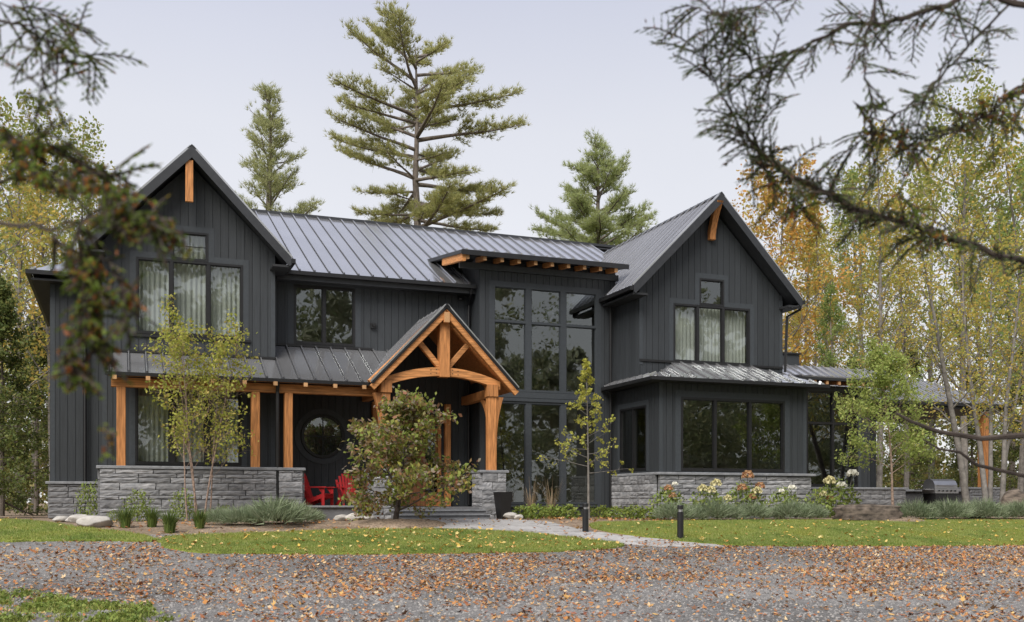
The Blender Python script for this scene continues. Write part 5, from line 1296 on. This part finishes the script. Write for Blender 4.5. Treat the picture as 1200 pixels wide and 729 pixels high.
def fore_build(t, lim, out, mat, width):
    lim.build('limb', 'barkdark', t)
    P = np.array([tuple(o_[0]) for o_ in out]); D = np.array([tuple(o_[1]) for o_ in out]); s_ = np.array([o_[2] for o_ in out]); D /= np.linalg.norm(D, axis=1)[:, None]
    g3 = np.random.default_rng(1); b = np.cross(D, g3.normal(size=P.shape)); b /= np.linalg.norm(b, axis=1)[:, None]; s_ = s_[:, None]
    V = np.stack([P-D*s_*.5, P+b*width, P+D*s_*.5, P-b*width], 1).reshape(-1, 3)
    mobj('foliage', fast_mesh('foliage', V, 4, mat), t)
fr_ = random.Random(77)
# right: hemlock whose trunk stands just outside the frame
base = spot(1560, 0, 4.6); t = thing('overhanging_hemlock', 'dark conifer boughs hanging into the top right corner', 'tree', (base.x, base.y, gz(base.y))); O_ = Vector((base.x, base.y, gz(base.y)))
lim, out = MB(), []
lim.tube([Vector((0, 0, -.1)), Vector((.03, 0, 2)), Vector((0, .04, 4.5)), Vector((.05, 0, 8))], [.24, .21, .17, .1], 12)
loc = lambda px, py, d: spot(px, py, d)-O_
trunk_at = lambda z: Vector((.02, .01, z-O_.z))
fore_limb(fr_, [trunk_at(1.1), loc(1300, 335, 4.4), loc(1190, 305, 4.2), loc(1080, 268, 4.1), loc(1000, 243, 4.0), loc(930, 208, 4.0), loc(885, 175, 3.95), loc(862, 150, 3.9)], .045, .010, lim, out, 52, .20, 1, .30, .0)
main_ = [loc(1300, 335, 4.4), loc(1190, 305, 4.2), loc(1080, 268, 4.1), loc(1000, 243, 4.0), loc(930, 208, 4.0), loc(885, 175, 3.95)]
fore_limb(fr_, main_, .012, .012, lim, out, 170, .065, 1.2, 0, .1)
fore_limb(fr_, [loc(890, 178, 3.95), loc(858, 120, 3.9), loc(835, 90, 3.85), loc(822, 60, 3.8)], .010, .004, lim, out, 20, .20, 1, 0, .1)
fore_limb(fr_, [loc(880, 170, 3.95), loc(905, 110, 3.9), loc(880, 70, 3.85), loc(850, 45, 3.8), loc(838, 30, 3.8)], .009, .004, lim, out, 20, .18, 1, .1, 0)
fore_limb(fr_, [trunk_at(3.1), loc(1330, -60, 4.2), loc(1200, 5, 4.0), loc(1140, -5, 3.95), loc(1060, 20, 3.9), loc(990, 30, 3.85), loc(930, 60, 3.8), loc(890, 85, 3.8)], .05, .006, lim, out, 34, .20, 1, .4, -.3)
fore_limb(fr_, [loc(1028, -20, 3.8), loc(1022, 20, 3.75), loc(1010, 70, 3.75), loc(1018, 108, 3.75)], .014, .006, lim, out, 14, .15, 1, 0, -.2)
fore_limb(fr_, [loc(1100, -30, 3.9), loc(985, -15, 3.8), loc(900, 0, 3.7), loc(850, 20, 3.7), loc(803, 5, 3.7)], .012, .004, lim, out, 22, .16, 1, .3, -.2)
fore_limb(fr_, [loc(1200, -10, 4.1), loc(1130, 60, 4.0), loc(1080, 110, 4.0), loc(1030, 150, 4.0), loc(960, 200, 4.0)], .016, .006, lim, out, 34, .20, 1, .1, -.15)
fore_limb(fr_, [loc(1290, 60, 4.2), loc(1190, 110, 4.2), loc(1130, 150, 4.1), loc(1060, 175, 4.1)], .018, .006, lim, out, 22, .20, 1, .1, -.1)
out2 = []
for a_, b_, n_ in ((loc(1000, 120, 4.0), loc(1040, 165, 4.0), 9), (loc(1035, 150, 4.0), loc(1075, 175, 4.0), 8), (loc(925, 222, 4.0), loc(945, 255, 4.0), 7), (loc(1085, 262, 4.1), loc(1100, 290, 4.1), 6), (loc(1050, 225, 4.05), loc(1075, 245, 4.0), 6), (loc(1150, 140, 4.1), loc(1195, 100, 4.1), 10), (loc(1110, 150, 4.1), loc(1160, 130, 4.1), 8), (loc(890, 190, 3.95), loc(905, 215, 3.95), 5)):
    fore_limb(fr_, [a_, b_], .006, .004, lim, out2, n_*2, .10, 1.2, 0, -.1)
P2 = np.array([tuple(o_[0]) for o_ in out2]); mobj('foliage', fast_mesh('foliage', leaf_quads(P2, .022, NR, .42, .2), 4, 'lf_fore3'), t)
fore_build(t, lim, out, 'lf_fore2', .0031)
# right: one nearly bare low branch
base2 = spot(1640, 0, 7.5); t = thing('bare_branch_tree', 'thin dark bare branch crossing before the grill from the right', 'tree', (base2.x, base2.y, gz(base2.y))); O2 = Vector((base2.x, base2.y, gz(base2.y)))
lim = MB(); loc2 = lambda px, py, d: spot(px, py, d)-O2
lim.tube([Vector((0, 0, -.1)), Vector((.05, 0, 3)), Vector((0, .1, 7))], [.18, .14, .08], 10)
def twig(pts, a, b): lim.tube([Vector(p) for p in pts], [a+(b-a)*i/(len(pts)-1) for i in range(len(pts))], 6, False)
twig([Vector((0, 0, 1.2)), loc2(1330, 500, 7.3), loc2(1200, 510, 7), loc2(1150, 514, 7), loc2(1100, 506, 7), loc2(1068, 494, 7), loc2(1050, 484, 7)], .028, .008)
twig([loc2(1145, 545, 7.1), loc2(1125, 530, 7.05), loc2(1100, 526, 7), loc2(1082, 515, 7)], .012, .005); twig([loc2(1210, 560, 7.2), loc2(1145, 545, 7.1)], .014, .012)
lim.build('limb', 'barkdark', t)
# left: cedar whose trunk stands just outside the frame
base3 = spot(-420, 0, 3.1); t = thing('overhanging_cedar', 'blurred cedar boughs with rusty tips hanging down the left side', 'tree', (base3.x, base3.y, gz(base3.y))); O3 = Vector((base3.x, base3.y, gz(base3.y)))
lim, out = MB(), []; loc3 = lambda px, py, d: spot(px, py, d)-O3
lim.tube([Vector((0, 0, -.1)), Vector((0, .03, 2)), Vector((.04, 0, 5)), Vector((0, 0, 8))], [.2, .17, .13, .08], 12)
tk = lambda z: Vector((.0, .01, z-O3.z))
fore_limb(fr_, [tk(1.6), loc3(-120, 235, 2.7), loc3(0, 262, 2.5), loc3(70, 270, 2.45), loc3(120, 250, 2.4), loc3(160, 255, 2.4), loc3(185, 268, 2.4)], .018, .006, lim, out, 40, .075, 1, .55, -.35, 1.6)
fore_limb(fr_, [loc3(60, 270, 2.5), loc3(95, 310, 2.45), loc3(112, 350, 2.45), loc3(110, 400, 2.4), loc3(90, 440, 2.4)], .010, .004, lim, out, 34, .085, 1, 0, -.3, 1.6)
fore_limb(fr_, [loc3(120, 300, 2.4), loc3(140, 330, 2.4), loc3(150, 365, 2.4), loc3(150, 385, 2.4)], .007, .003, lim, out, 11, .08, 1, 0, -.3, 1.4)
fore_limb(fr_, [tk(2.0), loc3(-80, 120, 2.9), loc3(0, 160, 2.8), loc3(60, 175, 2.75), loc3(110, 200, 2.7), loc3(150, 215, 2.7)], .03, .005, lim, out, 44, .12, 1, .35, -.15)
fore_limb(fr_, [loc3(-60, 240, 2.8), loc3(0, 215, 2.75), loc3(40, 190, 2.75), loc3(48, 110, 2.7), loc3(55, 60, 2.7)], .012, .004, lim, out, 26, .11, 1, .1, -.1)
fore_limb(fr_, [tk(2.6), loc3(-120, -10, 3.4), loc3(0, 20, 3.3), loc3(40, 40, 3.3), loc3(80, 60, 3.3), loc3(115, 75, 3.3)], .02, .004, lim, out, 24, .15, 1, .45, -.3)
fore_limb(fr_, [loc3(-40, 0, 3.4), loc3(10, 5, 3.3), loc3(60, 15, 3.3), loc3(100, 35, 3.3)], .008, .003, lim, out, 14, .13, 1, .2, -.3)
out3 = []
for a_, b_, n_ in ((loc3(95, 205, 2.6), loc3(150, 225, 2.5), 10), (loc3(120, 240, 2.5), loc3(165, 260, 2.4), 12), (loc3(185, 255, 2.4), loc3(215, 270, 2.4), 4), (loc3(90, 290, 2.45), loc3(115, 340, 2.4), 16), (loc3(95, 350, 2.4), loc3(120, 400, 2.4), 14), (loc3(75, 400, 2.4), loc3(95, 440, 2.4), 8), (loc3(135, 320, 2.4), loc3(160, 350, 2.4), 7), (loc3(130, 520, 2.4), loc3(125, 500, 2.4), 2), (loc3(30, 190, 2.7), loc3(80, 215, 2.6), 12), (loc3(0, 150, 2.8), loc3(40, 175, 2.7), 12)):
    fore_limb(fr_, [a_, b_], .004, .003, lim, out3, int(n_*2.4), .055, 1.2, 0, -.3)
P2 = np.array([tuple(o_[0]) for o_ in out3]); mobj('foliage', fast_mesh('foliage', leaf_quads(P2, .024, NR, .45, .2), 4, 'lf_fore3'), t)
fore_build(t, lim, out, 'lf_fore', .0036)
